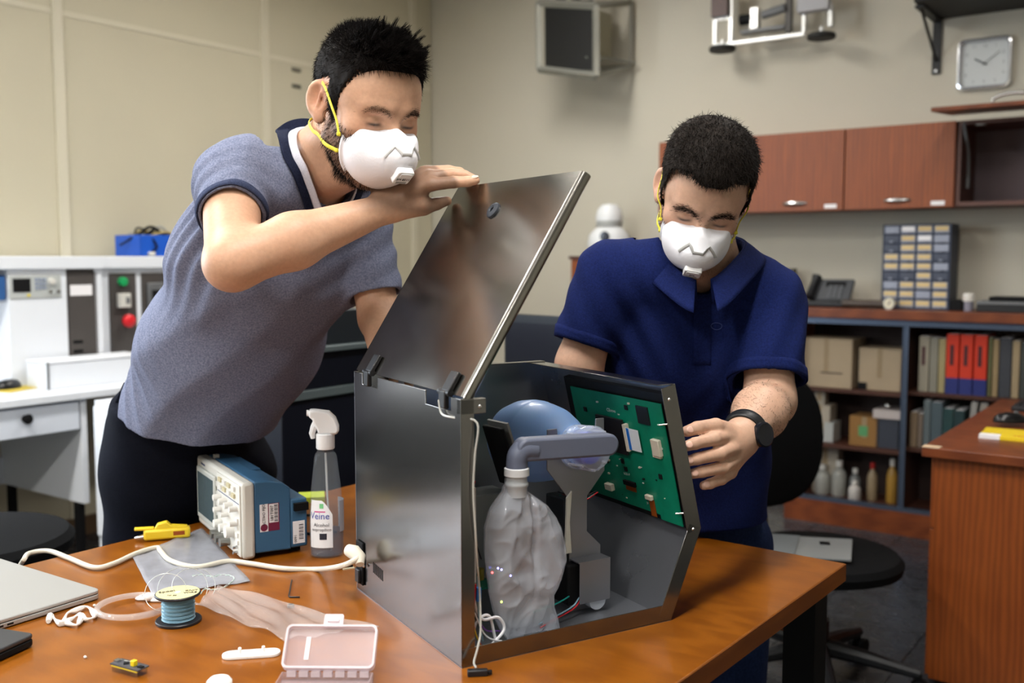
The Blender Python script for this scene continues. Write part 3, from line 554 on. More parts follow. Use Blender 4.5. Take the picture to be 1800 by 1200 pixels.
# ---- black laptop
B, a, s = frame2(G(62, 1114, .768), G(0, 1142, .768), G(0, 1097, .768))
t = thing('black_laptop', 'dark grey laptop corner in front of the silver laptop', 'laptop', (B.x, B.y, TZ), a); y0, y1 = sorted((0, s * .3)); dg = M('laptop_dark', (48, 49, 52), .4)
MB().prism(rr(0, .22, y0, y1, .01), .002, .012).build('base', softblack, t, bev=.002); MB().prism(rr(0, .22, y0, y1, .01), .013, .019).build('screen_lid', dg, t, bev=.0015); MB().prism(rr(.004, .2, y0 + .004, y1 - .004, .01), .0, .002).build('foot', softblack, t)
# ---- oscilloscope (local x along the front towards the right end, -y out of the front)
wdv = Vector((-.524, .852, 0)); dpt = Vector((.852, .524, 0)); sc0 = Vector((-.504, 1.844, TZ))
sx = -wdv; org = sc0 + wdv * .326; sa = math.atan2(sx.y, sx.x)
t = thing('oscilloscope', 'blue and light grey oscilloscope standing on the table', 'oscilloscope', org, sa)
sblue = M('scope_blue', (52, 94, 128), .5, var=.04, bump=.04, bscale=300); sgrey = M('scope_grey', (206, 204, 196), .5); wkn = M('scope_knob', (222, 220, 214), .45)
hh = .150
MB().bx(0, .326, 0, .024, .004, hh).build('bezel', sgrey, t, bev=.006)
b = MB(); b.prism([(.024, .012), (.095, .010), (.095, hh - .020), (.08, hh - .008), (.05, hh - .001), (.024, hh)], .004, .322, Matrix(((0, 0, 1, 0), (1, 0, 0, 0), (0, 1, 0, 0), (0, 0, 0, 1)))); b.build('case', sblue, t, bev=.003)
MB().bx(.02, .322, .094, .128, .012, hh - .042).build('rear_case', sblue, t, bev=.004); MB().bx(.06, .20, .045, .075, hh - .004, hh - .002).build('top_recess', M('scope_blue_dark', (44, 80, 110), .5), t)
MB().bx(.04, .052, .024, .034, hh - .002, hh + .006).build('probe_hook', lightp, t); MB().bx(.31, .33, .10, .128, .085, .10).build('handle_pivot', softblack, t)
for x in (.05, .27): MB().bx(x, x + .03, .10, .12, 0, .012).build('foot', softblack, t)
for x in (.03, .28): MB().bx(x, x + .02, .006, .02, 0, .005).build('foot', softblack, t)
f = MB().bx(.165, .318, -.003, 0, .008, hh - .006).build('control_panel', M('scope_panel', (218, 216, 208), .5), t, bev=.001)
MB().bx(.018, .155, -.006, 0, .022, .132).build('screen_frame', M('scope_frame', (186, 188, 182), .5), t, bev=.003); MB().bx(.028, .146, -.0068, -.004, .034, .122).build('screen', M('scope_lcd', (78, 92, 96), .25), t)
for i in range(5): MB().bx(.157, .163, -.003, .001, .034 + i * .02, .044 + i * .02).build('soft_key', lightp, t)
text('maker_mark', 'Tektronix', .008, M('scope_print', (40, 60, 110), .5), t, XF((.05, -.0004, .139), (1, 0, 0), (0, 0, 1)))
for i in range(4):
    for j in range(2): MB().bx(.185 + i * .03, .203 + i * .03, -.007, -.003, .116 + j * .014, .124 + j * .014).build('button', [wkn, M('btn_tan', (196, 186, 150), .5)][(i + j) % 2], f)
MB().bx(.17, .315, -.0034, -.003, .108, .1095).build('print_line', M('scope_print', (40, 60, 110), .5), f)
for x, z, r in ((.190, .098, .007), (.228, .098, .007), (.266, .098, .007), (.300, .098, .006), (.19, .046, .009), (.228, .046, .009), (.268, .048, .013), (.19, .074, .006), (.24, .074, .005), (.3, .07, .006)):
    MB().cyl((x, -.003, z), (x, -.018, z), r, r * .9, 16).build('knob', wkn, f)
for i in range(4):
    for j in range(2): MB().bx(.295, .309, -.006, -.003, .03 + i * .014 - j * 0, .038 + i * .014).build('button', wkn, f) if j == 0 else None
for x in (.178, .211, .244): MB().cyl((x, 0, .022), (x, -.022, .022), .0085, n=16).build('connector', M('bnc', (150, 150, 146), .3, .9), f)
for z in (.014, .024): MB().cyl((.3, -.003, z), (.3, -.012, z), .003, n=8).build('probe_pin', chrome, f)
# stickers on the blue right side (x = .322 plane)
def side_sticker(name, y0, y1, z0, z1, mat, x=.3224): return MB().bx(x - .0006, x, y0, y1, z0, z1).build(name, mat, t)
maroon = M('maroon', (110, 26, 60), .5); XS = lambda y, z: XF((.3228, y, z), (0, 0, -1), (0, 1, 0))
side_sticker('inventory_label', .034, .050, .052, .105, paper); side_sticker('inventory_band', .050, .072, .052, .105, maroon); side_sticker('barcode_label', .052, .070, .068, .104, paper, .3227)
ink = M('print_ink', (36, 30, 44), .6)
text('lettering', 'ACTIVO FIJO', .0075, ink, t, XF((.3227, .042, .084), (0, 0, 1), (0, -1, 0))); text('lettering', '181T007', .0085, ink, t, XF((.3232, .0575, .086), (0, 0, 1), (0, -1, 0)))
bc = MB()
for i in range(14): bc.bx(.3226, .3231, .062, .069, .070 + i * .0024, .070 + i * .0024 + (.0008 if i % 3 else .0015))
bc.build('barcode', ink, t); MB().lathe([(.007, 0), (.007, .0004), (.004, .0005)], (.3224, .042, .060), rotm(0, 90, 0), 18).build('seal', maroon, t)
MB().bx(.3224, .3232, .098, .122, .020, .064).build('small_label', paper, t, bev=.0004); text('lettering', '0091', .008, ink, t, XF((.3234, .103, .03), (0, 0, 1), (0, -1, 0)))
bc = MB()
for i in range(9): bc.bx(.3230, .3235, .110, .119, .028 + i * .0034, .028 + i * .0034 + (.001 if i % 2 else .0018))
bc.build('barcode', ink, t)
# ---- spray bottle
P = G(575, 976); t = thing('spray_bottle', 'clear spray bottle with a white trigger head beside the metal box', 'bottle', P, math.radians(8))
clear = M('clear_plastic', (170, 180, 190), .05, alpha=.13, spec=1)
prof = [(.024, 0), (.031, .004), (.0325, .02), (.0325, .075), (.031, .10), (.0285, .13), (.024, .17), (.021, .195), (.0185, .2), (.0155, .203), (.0155, .214)]
MB().lathe(prof, n=32, sy=.78).build('body', clear, t)
MB().lathe([(.023, .003), (.0295, .006), (.031, .02), (.0312, .052), (.0, .0522)], n=32, sy=.76).build('liquid', M('liquid_grey', (92, 98, 116), .1, alpha=.45), t)
MB().tube([(.0, 0, .2), (.002, 0, .12), (.008, 0, .01)], .002, 8).build('dip_tube', M('dip_white', (210, 214, 214), .3, alpha=.6), t)
MB().lathe([(.0165, .208), (.0175, .21), (.0175, .236), (.016, .238), (0, .238)], n=28).build('screw_collar', M('sprayer_white', (238, 240, 242), .35), t)
hd = M('sprayer_white', (238, 240, 242), .35)
poly = [(.022, .236), (.026, .243), (.026, .252), (.020, .268), (.008, .280), (-.018, .284), (-.030, .284), (-.030, .270), (-.023, .266), (-.021, .257), (-.015, .247), (-.013, .238)]
MB().prism(poly, -.013, .013, Matrix(((1, 0, 0, 0), (0, 0, 1, 0), (0, 1, 0, 0), (0, 0, 0, 1)))).build('spray_head', hd, t, bev=.004)
MB().tube([(-.016, 0, .262), (-.021, 0, .250), (-.0245, 0, .238), (-.023, 0, .228)], [.006, .0065, .006, .004], 8).build('trigger', hd, t); MB().cyl((-.030, 0, .277), (-.034, 0, .277), .006, n=14).build('nozzle', hd, t)
def wrap(r, sy, a, z): return Vector((r * math.cos(a), r * sy * math.sin(a), z))
def lab(u, v):
    a = math.radians(-152 + 84 * u); top = .113 - .03 * max(0, u - .55) ** 1.5 * 3; z = .022 + (top - .022) * v; r = np.interp(z, [p[1] for p in prof], [p[0] for p in prof]) + .0006; return wrap(r, .78, a, z)
lb = MB().grid(lab, 16, 12).build('label', M('label_white', (228, 230, 234), .5), t)
def on_label(name, s_, size, deg, z, mat):
    o = text(name, s_, size, mat, t, Matrix.Identity(4), ext=0)
    for v in o.data.vertices:
        r = np.interp(z + v.co.y, [p[1] for p in prof], [p[0] for p in prof]) + .0012; a = math.radians(deg) + v.co.x / r; v.co = wrap(r, .78, a, z + v.co.y)
on_label('lettering', 'Veine', .018, -113, .083, M('label_blue', (40, 60, 160), .5)); on_label('lettering', 'Alcohol', .010, -106, .066, ink); on_label('lettering', 'isopropilico', .0085, -107, .057, ink)
def patch(name, a0, a1, z0, z1, mat, rr_=.0010):
    MB().grid(lambda u, v: wrap(np.interp(z0 + (z1 - z0) * v, [p[1] for p in prof], [p[0] for p in prof]) + rr_, .78, math.radians(a0 + (a1 - a0) * u), z0 + (z1 - z0) * v), 6, 3).build(name, mat, t)
patch('green_mark', -112, -98, .098, .107, M('label_green', (110, 190, 130), .5)); patch('photo_print', -112, -88, .038, .050, M('label_photo', (40, 44, 56), .4)); patch('magenta_swash', -132, -92, .0905, .0925, M('label_magenta', (200, 40, 130), .5))
MB().grid(lambda u, v: wrap(.0325 + .0006, .78, math.radians(-40 + 90 * u), .05 + .06 * v), 10, 6).build('back_label', M('label_back', (150, 152, 160), .5), t)
# ---- white mains cable
pts = [G(x, y, .756) for x, y in ((42, 985), (52, 972), (85, 968), (120, 980), (165, 997), (200, 990), (240, 972), (275, 962), (282, 968), (300, 985), (345, 996), (400, 986), (440, 990), (500, 999), (560, 1000))]
pts = [G(36, 992, .73)] + pts; pts[1].z = .758
pts += [D(598, 995, 1.62), D(622, 985, 1.615), D(630, 978, 1.62)]
t = thing('mains_cable', 'off white mains cable plugged into the metal box', 'cable', (pts[8].x, pts[8].y, TZ)); cw = M('cable_white', (212, 206, 190), .5)
MB().tube(smoothpath(pts, 6), .0046, 10).build('cord', cw, t, world=True)
pa, pb = D(606, 968, 1.63), D(640, 972, 1.665)
MB().tube([D(633, 992, 1.615), D(632, 980, 1.625), D(622, 970, 1.632), D(612, 966, 1.64)], [.007, .011, .0125, .010], 12).build('plug', cw, t, world=True)
# ---- plastic bags
def sheet(name, label, corners, mat, cat='bag', nz=.002, n=18, z=.0008):
    c = [G(*p) for p in corners]; o0 = c[0].copy()
    def fn(u, v):
        p = (c[0] * (1 - u) + c[1] * u) * (1 - v) + (c[3] * (1 - u) + c[2] * u) * v; w_ = math.sin(u * 9 + v * 5) * math.sin(v * 7 - u * 4) + .6 * math.sin(u * 23 + v * 17) ; p.z = TZ + z + nz * max(0, .6 + .5 * w_); return p
    b = MB().grid(fn, n, n); o = b.build(name, mat, loc=(o0.x, o0.y, TZ), world=True, solid=.0004); return tag(o, label, cat)
sheet('plastic_sleeve', 'grey translucent plastic sleeve lying flat under the white cable', [(232, 980), (356, 930), (440, 1024), (268, 1048)], M('sleeve_grey', (168, 170, 178), .22, alpha=.62, var=.1, vscale=30), nz=.003)
sheet('clear_bag', 'clear crinkled plastic bag on the table between spool and box', [(340, 1068), (388, 1034), (668, 1110), (500, 1128)], M('bag_clear', (205, 195, 190), .10, alpha=.22, spec=.9, bump=.5, bscale=40), nz=.008, n=28)
# ---- yellow glue gun
P = G(285, 948); t = thing('glue_gun', 'yellow plastic glue gun at the far table edge', 'tool', P, math.radians(18)); yel = M('tool_yellow', (232, 200, 44), .4)
MB().bx(-.035, .055, -.012, .012, .002, .024).build('body', yel, t, bev=.005); MB().prism([(-.015, .022), (-.008, .034), (.01, .038), (.018, .030), (.05, .026), (.05, .022)], -.008, .008, Matrix(((1, 0, 0, 0), (0, 0, 1, 0), (0, 1, 0, 0), (0, 0, 0, 1)))).build('grip', yel, t, bev=.003)
MB().prism([(-.052, .024), (-.052, .028), (-.015, .027), (-.015, .022)], -.008, .008, Matrix(((1, 0, 0, 0), (0, 0, 1, 0), (0, 1, 0, 0), (0, 0, 0, 1)))).build('lever', yel, t, bev=.001)
MB().cyl((-.035, 0, .009), (-.052, 0, .007), .006, .003, 14).build('nozzle', chrome, t); MB().bx(.022, .044, -.0125, -.011, .010, .018).build('window', M('amber', (150, 70, 20), .4), t)
# ---- silicone curl and crumbs
sil = M('silicone', (222, 218, 212), .35, sss=0)
P = G(125, 1085); t = thing('silicone_curl', 'curled strip of dried white silicone by the silver laptop', 'scrap', P)
cpts = [G(x, y, .755) for x, y in ((85, 1092), (90, 1080), (98, 1090), (110, 1095), (118, 1078), (135, 1072), (152, 1066), (163, 1074), (166, 1084), (150, 1088), (140, 1080), (128, 1086), (118, 1094), (135, 1098), (142, 1088))]
MB().tube(smoothpath(cpts, 4), [.0035 + .0018 * math.sin(i * .7) for i in range(57)], 8).build('strip', sil, t, world=True)
for i, (x, y) in enumerate(((62, 1084), (72, 1083), (150, 1157), (108, 1068), (120, 1066), (133, 1062), (146, 1061), (166, 1066))):
    c = MB().ell((0, 0, .0022), (.003, .0022, .0022), n=8, m=6).build('silicone_crumb', sil, loc=G(x, y), rz=i * 1.3)
    tag(c, ['tiny white silicone crumb beside the silver laptop', 'second tiny white crumb beside the silver laptop', 'lone tiny white crumb before the circuit board', 'white crumb behind the silicone curl'][min(i, 3)], 'crumb', 'silicone crumbs on the table')
# ---- coiled tube and white plate
P = G(236, 1075); t = thing('tube_coil', 'coil of clear plastic tubing beside the wire spool', 'tube', P); ct = M('tube_clear', (226, 222, 220), .08, alpha=.17, spec=1)
MB().tube([P + Vector((.056 * math.cos(a), .056 * math.sin(a), .005 + .0035 * a / 6.3 + .004 * max(0, math.sin(a / 2)))) for a in [i * .19 for i in range(66)]], .0048, 10).build('coil', ct, t, world=True)
P = G(262, 1054); t = thing('white_plate', 'small white plastic plate with round lobes beside the spool', 'part', P, math.radians(-12)); wpl = M('white_print', (236, 236, 234), .4)
MB().prism([(-.022, -.008), (-.014, -.011), (0, -.007), (.012, -.012), (.03, -.008), (.03, .010), (.01, .013), (0, .009), (-.014, .011), (-.022, .007)], .0, .006).build('plate', wpl, t, bev=.003); MB().ell((.004, -.008, .008), (.008, .008, .007)).build('lobe', wpl, t); MB().cyl((-.012, 0, .0062), (-.012, 0, .0066), .0012, n=8).build('hole', softblack, t)
# ---- wire spool
P = G(314, 1092); t = thing('wire_spool', 'spool of pale blue wire with a cream labelled top', 'spool', P); bk2 = M('spool_black', (26, 26, 30), .4)
MB().lathe([(.034, 0), (.035, .001), (.035, .004), (.034, .005), (.02, .0055)], n=40).build('lower_flange', bk2, t); MB().lathe([(.02, .0425), (.034, .043), (.035, .044), (.035, .046), (.034, .047), (.004, .047)], n=40).build('upper_flange', bk2, t)
MB().lathe([(.024 + .0009 * ((i % 2) * 2 - 1) + .001 * math.sin(i), .0055 + i * .00093) for i in range(41)], n=36).build('winding', M('wire_blue', (150, 188, 206), .3, .25), t)
MB().lathe([(.0045, .0472), (.033, .0474), (.033, .0468)], n=40).build('paper_disc', M('disc_cream', (206, 196, 146), .6), t); MB().cyl((0, 0, .0465), (0, 0, .0478), .0042, n=16).build('bore', paper, t)
XT = lambda x, y, a=0: Matrix.Translation((x, y, .0477)) @ Matrix.Rotation(a, 4, 'Z')
text('lettering', 'KNIT', .0085, ink, t, XT(.019, .008, .2)); text('lettering', 'WIRE', .0085, ink, t, XT(.02, -.002, .2)); text('lettering', 'Spool', .011, ink, t, XT(-.018, .002, .5)); text('lettering', 'Nr 30', .006, ink, t, XT(-.004, -.016, .0))
thin = M('wire_thin', (200, 206, 204), .3, .3); c0 = P + Vector((0, 0, .047))
for i, (dx, dy, r, tilt, ln) in enumerate(((-.022, .012, .032, 1.2, 0), (-.002, .03, .038, 1.0, .3), (.012, .04, .034, .9, .5))):
    cc = P + Vector((dx, dy, .043)); R = Matrix.Rotation(ln, 3, 'Z') @ Matrix.Rotation(tilt, 3, 'X')
    MB().tube([cc + R @ Vector((r * math.cos(a), r * math.sin(a) * .9, .002 * a)) for a in [-.6 + k_ * .12 for k_ in range(44)]], .0005, 5).build('loose_loop', thin, t, world=True)
tw = [G(x, y, .753) for x, y in ((338, 1012), (355, 1010), (372, 1013), (392, 1010), (410, 1014), (408, 1022), (392, 1032), (375, 1036), (360, 1035), (352, 1044))]
for ph in (0, math.pi):
    MB().tube([p + Vector((0, .0012 * math.sin(i * .9 + ph), .0012 * math.cos(i * .9 + ph))) for i, p in enumerate(smoothpath(tw, 8))], .0006, 5).build('twisted_tail', [M('wire_mint', (196, 220, 206), .4), thin][ph > 1], t, world=True)
# ---- hex key, nut, small things
t = thing('hex_key', 'small black L shaped hex key lying on the table', 'tool', G(508, 1049)); MB().tube([G(513, 1019, .7515), G(509, 1040, .7515), G(507.5, 1047, .7515), G(509, 1049, .7515), G(527, 1049, .7515)], .0013, 6).build('rod', M('steel_dark', (52, 52, 54), .35, .8), t, world=True)
nt_ = MB().prism([(.0062 * math.cos(i * math.pi / 3), .0062 * math.sin(i * math.pi / 3)) for i in range(6)], 0, .005); t = thing('hex_nut', 'steel hex nut on the table before the hex key', 'nut', G(511, 1067)); nt_.build('body', M('nut_steel', (126, 122, 118), .3, .9), t, bev=.0006); MB().cyl((0, 0, .0045), (0, 0, .0054), .0034, n=14).build('hole', softblack, t)
P = G(606, 998); t = thing('usb_stick', 'small black adapter with a cream tag beside the spray bottle', 'adapter', P, math.radians(25)); MB().bx(-.014, .014, -.006, .006, .001, .008).build('body', softblack, t, bev=.001); MB().bx(-.006, .016, -.011, -.004, 0, .002).build('tag', M('tag_cream', (210, 200, 170), .6), t)
P = G(548, 878); t = thing('sticky_pad', 'yellow green sticky note pad behind the oscilloscope', 'note pad', P, .2); MB().bx(-.03, .03, -.03, .03, 0, .012).build('pad', M('sticky', (196, 214, 50), .6), t); MB().bx(-.03, .03, -.03, .03, .012, .0125).build('top_sheet', M('sticky2', (204, 222, 60), .6), t)
for i, ln in enumerate((((522, 900), (545, 905), (560, 890), (575, 905)), ((525, 930), (545, 938), (565, 925), (590, 935)))):
    pp = [G(*q, .7545) for q in ln]; o = MB().tube(smoothpath(pp, 6), .003, 8).build('black_cable', softblack, loc=(pp[0].x, pp[0].y, TZ), world=True); tag(o, ['black cable on the table just behind the oscilloscope', 'black cable between the oscilloscope and the spray bottle'][i], 'cable')
# ---- microcontroller board
P = G(228, 1181); t = thing('dev_board', 'small microcontroller board with pins and a yellow jumper block', 'circuit board', P, math.radians(-28)); pcb = M('pcb_grey', (70, 72, 78), .4)
MB().bx(-.027, .027, -.010, .010, .0095, .0112).build('board', pcb, t); yb = M('pin_yellow', (214, 190, 50), .5)
for y in (-.0085, .0085):
    MB().bx(-.025, .025, y - .0012, y + .0012, .007, .0095).build('pin_strip', yb, t); pn = MB()
    for i in range(20): pn.bx(-.024 + i * .00252 - .0003, -.024 + i * .00252 + .0003, y - .0003, y + .0003, 0, .0125)
    pn.build('pin_row', chrome, t)
MB().bx(.006, .013, -.004, .003, .0112, .019).build('jumper_block', M('jumper_yellow', (236, 208, 30), .4), t, bev=.0008); MB().box((-.006, 0, .012), (.007, .007, .0016), rotm(0, 0, 45)).build('chip', softblack, t); MB().bx(-.027, -.019, -.004, .004, .0112, .0137).build('usb_socket', chrome, t); MB().bx(.018, .026, -.003, .003, .0112, .0128).build('header', softblack, t)
for i in range(5): MB().bx(-.016 + .003 * i, -.0145 + .003 * i, .005, .0065, .0112, .012).build('component', lightp, t)
# ---- white bar with two pegs, caps
P = G(442, 1152); t = thing('peg_bar', 'white plastic bar with two pegs and rounded ends', 'part', P, math.radians(10)); MB().prism(rrect(.082, .026, .0128, 8), 0, .005).build('bar', wpl, t, bev=.0012)
for x in (-.016, .017): MB().cyl((x, 0, .005), (x, -.001, .013), .0024, n=12).build('peg', wpl, t)
for x in (-.034, .034): MB().cyl((x, 0, .005), (x, 0, .0053), .0012, n=8).build('screw_hole', greyp, t)
P = G(386, 1212); t = thing('plastic_fitting', 'white round plastic cap at the bottom edge of the picture', 'fitting', P); MB().lathe([(.014, 0), (.0165, .002), (.0165, .012), (.013, .016), (.0, .017)], n=28).build('shell', wpl, t); MB().box((.026, -.002, .004), (.024, .012, .008)).build('arm', wpl, t, bev=.003)
# ---- clear hinged box
P = G(576, 1196); t = thing('parts_box', 'frosted clear plastic box standing open at the bottom edge of the table', 'box', P, math.radians(-1)); fro = M('frosted', (206, 188, 192), .3, alpha=.32, spec=.8); fro2 = M('frosted_rim', (232, 220, 226), .3, alpha=.6)
R = Matrix.Rotation(math.radians(46), 4, 'X'); LX = Matrix.Translation((0, .004, .013)) @ R
MB().prism(rrect(.122, .058, .006), 0, .0014, LX @ Matrix.Translation((0, .030, 0))).build('lid', fro, t)
rm = MB(); o_ = rrect(.126, .062, .008); i_ = rrect(.120, .056, .006); n = len(o_); XX = LX @ Matrix.Translation((0, .030, 0))
vs = [XX @ Vector((x, y, z)) for z in (-.001, .010) for ring_ in (o_, i_) for x, y in ring_]
fs = []
for k in range(n):
    q = (k + 1) % n; fs += [(k, q, n + q, n + k), (2 * n + k, 3 * n + k, 3 * n + q, 2 * n + q), (k, 2 * n + k, 2 * n + q, q), (n + k, n + q, 3 * n + q, 3 * n + k)]
rm.add(vs, fs); rm.build('lid_rim', fro2, t)
MB().prism(rrect(.027, .02, .003), .002, .006, LX @ Matrix.Translation((0, .068, 0))).build('latch', fro2, t); MB().prism([(-.008, 0), (.008, 0), (.008, .003), (-.008, .003)], .006, .009, LX @ Matrix.Translation((0, .066, 0))).build('latch_ridge', fro2, t)
MB().prism([(-.003, -.016), (.003, -.016), (.003, .016), (-.003, .016)], .0014, .0018, LX @ Matrix.Translation((-.032, .030, 0))).build('white_strip', paper, t)
for i in range(7): MB().bx(-.055 + i * .0165, -.043 + i * .0165, -.003, .005, .006, .0135).build('hinge_knuckle', fro2, t)
bs = MB(); bs.bx(-.062, .062, -.10, 0, 0, .0015).bx(-.062, -.0605, -.1, 0, .0015, .012).bx(.0605, .062, -.1, 0, .0015, .012).bx(-.062, .062, -.1, -.0985, .0015, .012).bx(-.062, .062, -.0015, 0, .0015, .012); bs.build('tray', fro, t)
# ================================================================== the ventilator box
BA = math.radians(30.2); BC = Vector((-.07, 1.356, TZ))
V = thing('ventilator_box', 'open stainless steel ventilator box with raised lid, blue bulb and clear bag', 'ventilator', BC, BA)
steel = M('brushed_steel', (128, 126, 124), .20, 1, var=.02, vscale=9, bump=.015, bscale=14)
steel_l = M('lid_steel', (150, 147, 140), .20, 1, var=.02, vscale=8, rvar=.02)
steel_d = M('inner_steel', (150, 153, 160), .30, .8, rvar=.04, vscale=10, var=.03)
HT = .378; DP = .395; PR = [(0, 0), (.371, 0), (.430, .141), (.373, .376), (0, HT)]
YZ = Matrix(((0, 0, 1, 0), (1, 0, 0, 0), (0, 1, 0, 0), (0, 0, 0, 1)))      # (y,z) polygon extruded along x
XZ = Matrix(((1, 0, 0, 0), (0, 0, 1, 0), (0, 1, 0, 0), (0, 0, 0, 1)))      # (x,z) polygon extruded along y
notch = [(0, 0), (DP, 0), (DP, HT), (.358, HT), (.358, HT - .018), (.292, HT - .018), (.292, HT), (.112, HT), (.112, HT - .02), (.03, HT - .02), (.03, HT), (0, HT)]
sp_ = MB().prism(notch, 0, .002, YZ).build('side_panel', steel, V, bev=.0006)
MB().bx(.0, .371, .0, DP, 0, .002).build('base_panel', steel_d, V)
MB().bx(0, .371, .0, .0015, .0, .027).build('bottom_flange', steel, V, bev=.0005)
MB().bx(.0, .021, 0, .0015, 0.027, HT).build('corner_flange', steel, V, bev=.0005); MB().bx(0, .040, 0, .012, HT - .022, HT - .001).build('corner_block', steel, V, bev=.001)
MB().prism(PR, DP - .002, DP, XZ).build('rear_panel', steel_d, V)
def slant(a, b, t_, y0, y1, name, mat, inset=0):
    a, b = Vector(a), Vector(b); d = (b - a).normalized(); n_ = Vector((-d.y, d.x)); p = [a, b, b + n_ * t_, a + n_ * t_]
    return MB().prism([(q.x, q.y) for q in p], y0, y1, XZ).build(name, mat, V, bev=.0005)
slant(PR[1], PR[2], .002, 0, DP, 'lower_front_panel', steel_d); ufp = slant(PR[2], PR[3], .002, 0, DP, 'upper_front_panel', steel_d)
slant(PR[1], PR[2], .026, -.0003, .0012, 'front_flange', steel); slant(PR[2], PR[3], .028, -.0003, .0012, 'front_flange', steel)
MB().bx(.340, .373, .0, DP, .3745, .376).build('top_flange', steel, V, bev=.0005); MB().bx(.0, .373, DP - .016, DP, HT - .002, HT - .0005).build('rear_flange', steel, V)
scr = M('screw_steel', (190, 190, 190), .25, 1)
for x, z in ((.362, .352), (.414, .141), (.03, HT - .012)): MB().lathe([(.003, 0), (.002, .0015), (0, .0018)], (x, -.0004 if x > .1 else -.0002, z), rotm(90, 0, 0), 10).build('screw', scr, V)
# lid
LA = math.radians(57.9); LX = Matrix.Translation((.004, 0, HT + .003)) @ Matrix.Rotation(-LA, 4, 'Y')   # x along the lid, y along the hinge, z out of its outer face
lid = MB()
N = 10; prof = [(0, -.0), (0, -.012)]
lid.bx(0, .371, .008, DP, -.002, 0)
prof = [(.008 + .008 * math.cos(math.radians(90 + 180 * k_ / N)), -.009 + .009 * math.sin(math.radians(90 + 180 * k_ / N))) for k_ in range(N + 1)]
vs = [(x, y, z) for x in (0, .371) for y, z in prof]; fs = [(k_, k_ + 1, N + 2 + k_, N + 1 + k_) for k_ in range(N)] + [tuple(range(N, -1, -1)), tuple(range(N + 1, 2 * N + 2))]
lid.add(vs, fs); lid.bx(.369, .371, .008, DP, -.016, -.002).bx(0, .371, DP - .002, DP, -.016, 0)
lid.v = [LX @ Vector(v) for v in lid.v]; lo = lid.build('lid', steel_l, V)
Rl = LX.to_3x3()
MB().lathe([(.0045, -.001), (.0045, .004), (.007, .006), (.011, .0055), (.014, .003), (.0145, 0)], LX @ Vector((.312, .211, 0)), Rl, 30).build('grommet', M('rubber_grey', (44, 48, 56), .5), lo); MB().lathe([(.0045, .0005), (0, .001)], LX @ Vector((.312, .211, 0)), Rl, 20).build('grommet_hole', softblack, lo)
hb = M('hinge_black', (20, 20, 22), .45)
for y in (.052, .335):
    h_ = MB().box((.0, y, HT - .006), (.008, .020, .026)); hinge = h_.build('hinge', hb, V, bev=.002)
    q = MB().box(Vector((.016, 0, .004)), (.032, .024, .007)); q.v = [LX @ (Vector(v) + Vector((0, y - .006, 0))) for v in q.v]; q.build('hinge_leaf', hb, hinge, bev=.002)
    MB().cyl((.002, y - .018, HT + .004), (.002, y + .016, HT + .004), .005, n=14).build('hinge_pin', hb, hinge)
# mains inlet on the side panel
inl = MB().box((-.002, .373, .052), (.004, .030, .074)).build('mains_inlet', softblack, V, bev=.002); MB().box((-.006, .373, .030), (.006, .018, .024)).build('rocker_switch', blackp, inl, bev=.002); MB().lathe([(.003, 0), (.002, .002), (0, .002)], (-.004, .35, .052), rotm(0, -90, 0), 10).build('inlet_screw', scr, inl)
sl = MB()
for i in range(8): MB().box((-.0003, .318 - i * .0055, .058 - i * .0005), (.0006, .0014, .018)).build('vent_slot', softblack, sp_)
# display and circuit board on the inner face of the upper front panel
a, b = Vector((PR[2][0], 0, PR[2][1])), Vector((PR[3][0], 0, PR[3][1])); tdir = (b - a).normalized(); nin = Vector((-tdir.z, 0, tdir.x))
PX = Matrix((Vector((0, 1, 0)), tdir, nin)).transposed().to_4x4(); PX.translation = a       # x = along y, y = up the panel, z = inward
def pbox(name, x0, x1, y0, y1, z0, z1, mat, par=V, bev=0):
    m = MB().bx(x0, x1, y0, y1, z0, z1); m.v = [PX @ Vector(v) for v in m.v]; return m.build(name, mat, par, bev=bev)
pbox('display_housing', .010, .30, .000, .226, .002, .014, M('display_black', (14, 14, 16), .5))
green = M('pcb_green', (10, 128, 98), .38, var=.12, vscale=40); pc = pbox('circuit_board', .020, .275, .012, .212, .018, .0198, green)
pbox('board_foot', .020, .075, .004, .012, .018, .0198, green, pc)
silk = M('silk_white', (214, 220, 216), .5); PT = lambda x, y, a_=0: PX @ Matrix.Translation((x, y, .0200)) @ Matrix.Rotation(a_, 4, 'Z') @ Matrix.Diagonal((-1, 1, 1, 1))
for s_, x, y, sz in (('CE', .168, .182, .0085), ('ROHS', .155, .1815, .0055), ('24V', .14, .178, .004), ('LCD-7', .150, .069, .006), ('J4', .105, .026, .006)):
    o = text('lettering', s_, sz, silk, pc, PX @ Matrix.Translation((x, y, .0200)) @ Matrix.Rotation(math.pi, 4, 'Y'), ext=.0001)
chipm = M('chip_black', (22, 24, 24), .4); tanm = M('connector_cream', (216, 208, 190), .5)
shield = M('shield_dark', (52, 56, 60), .3, .5)
pbox('shield', .055, .085, .172, .202, .0198, .0225, shield, pc)
sub_ = pbox('daughter_board', .125, .20, .110, .172, .024, .028, M('daughter_black', (20, 18, 20), .5), pc)
pbox('ribbon_socket', .118, .125, .118, .165, .0198, .028, tanm, pc); pbox('ribbon_cable', .085, .120, .122, .160, .026, .0268, M('ribbon_white', (226, 232, 236), .5), pc); pbox('ribbon_stripe', .110, .117, .122, .160, .0268, .0272, M('ribbon_blue', (30, 110, 200), .5), pc)
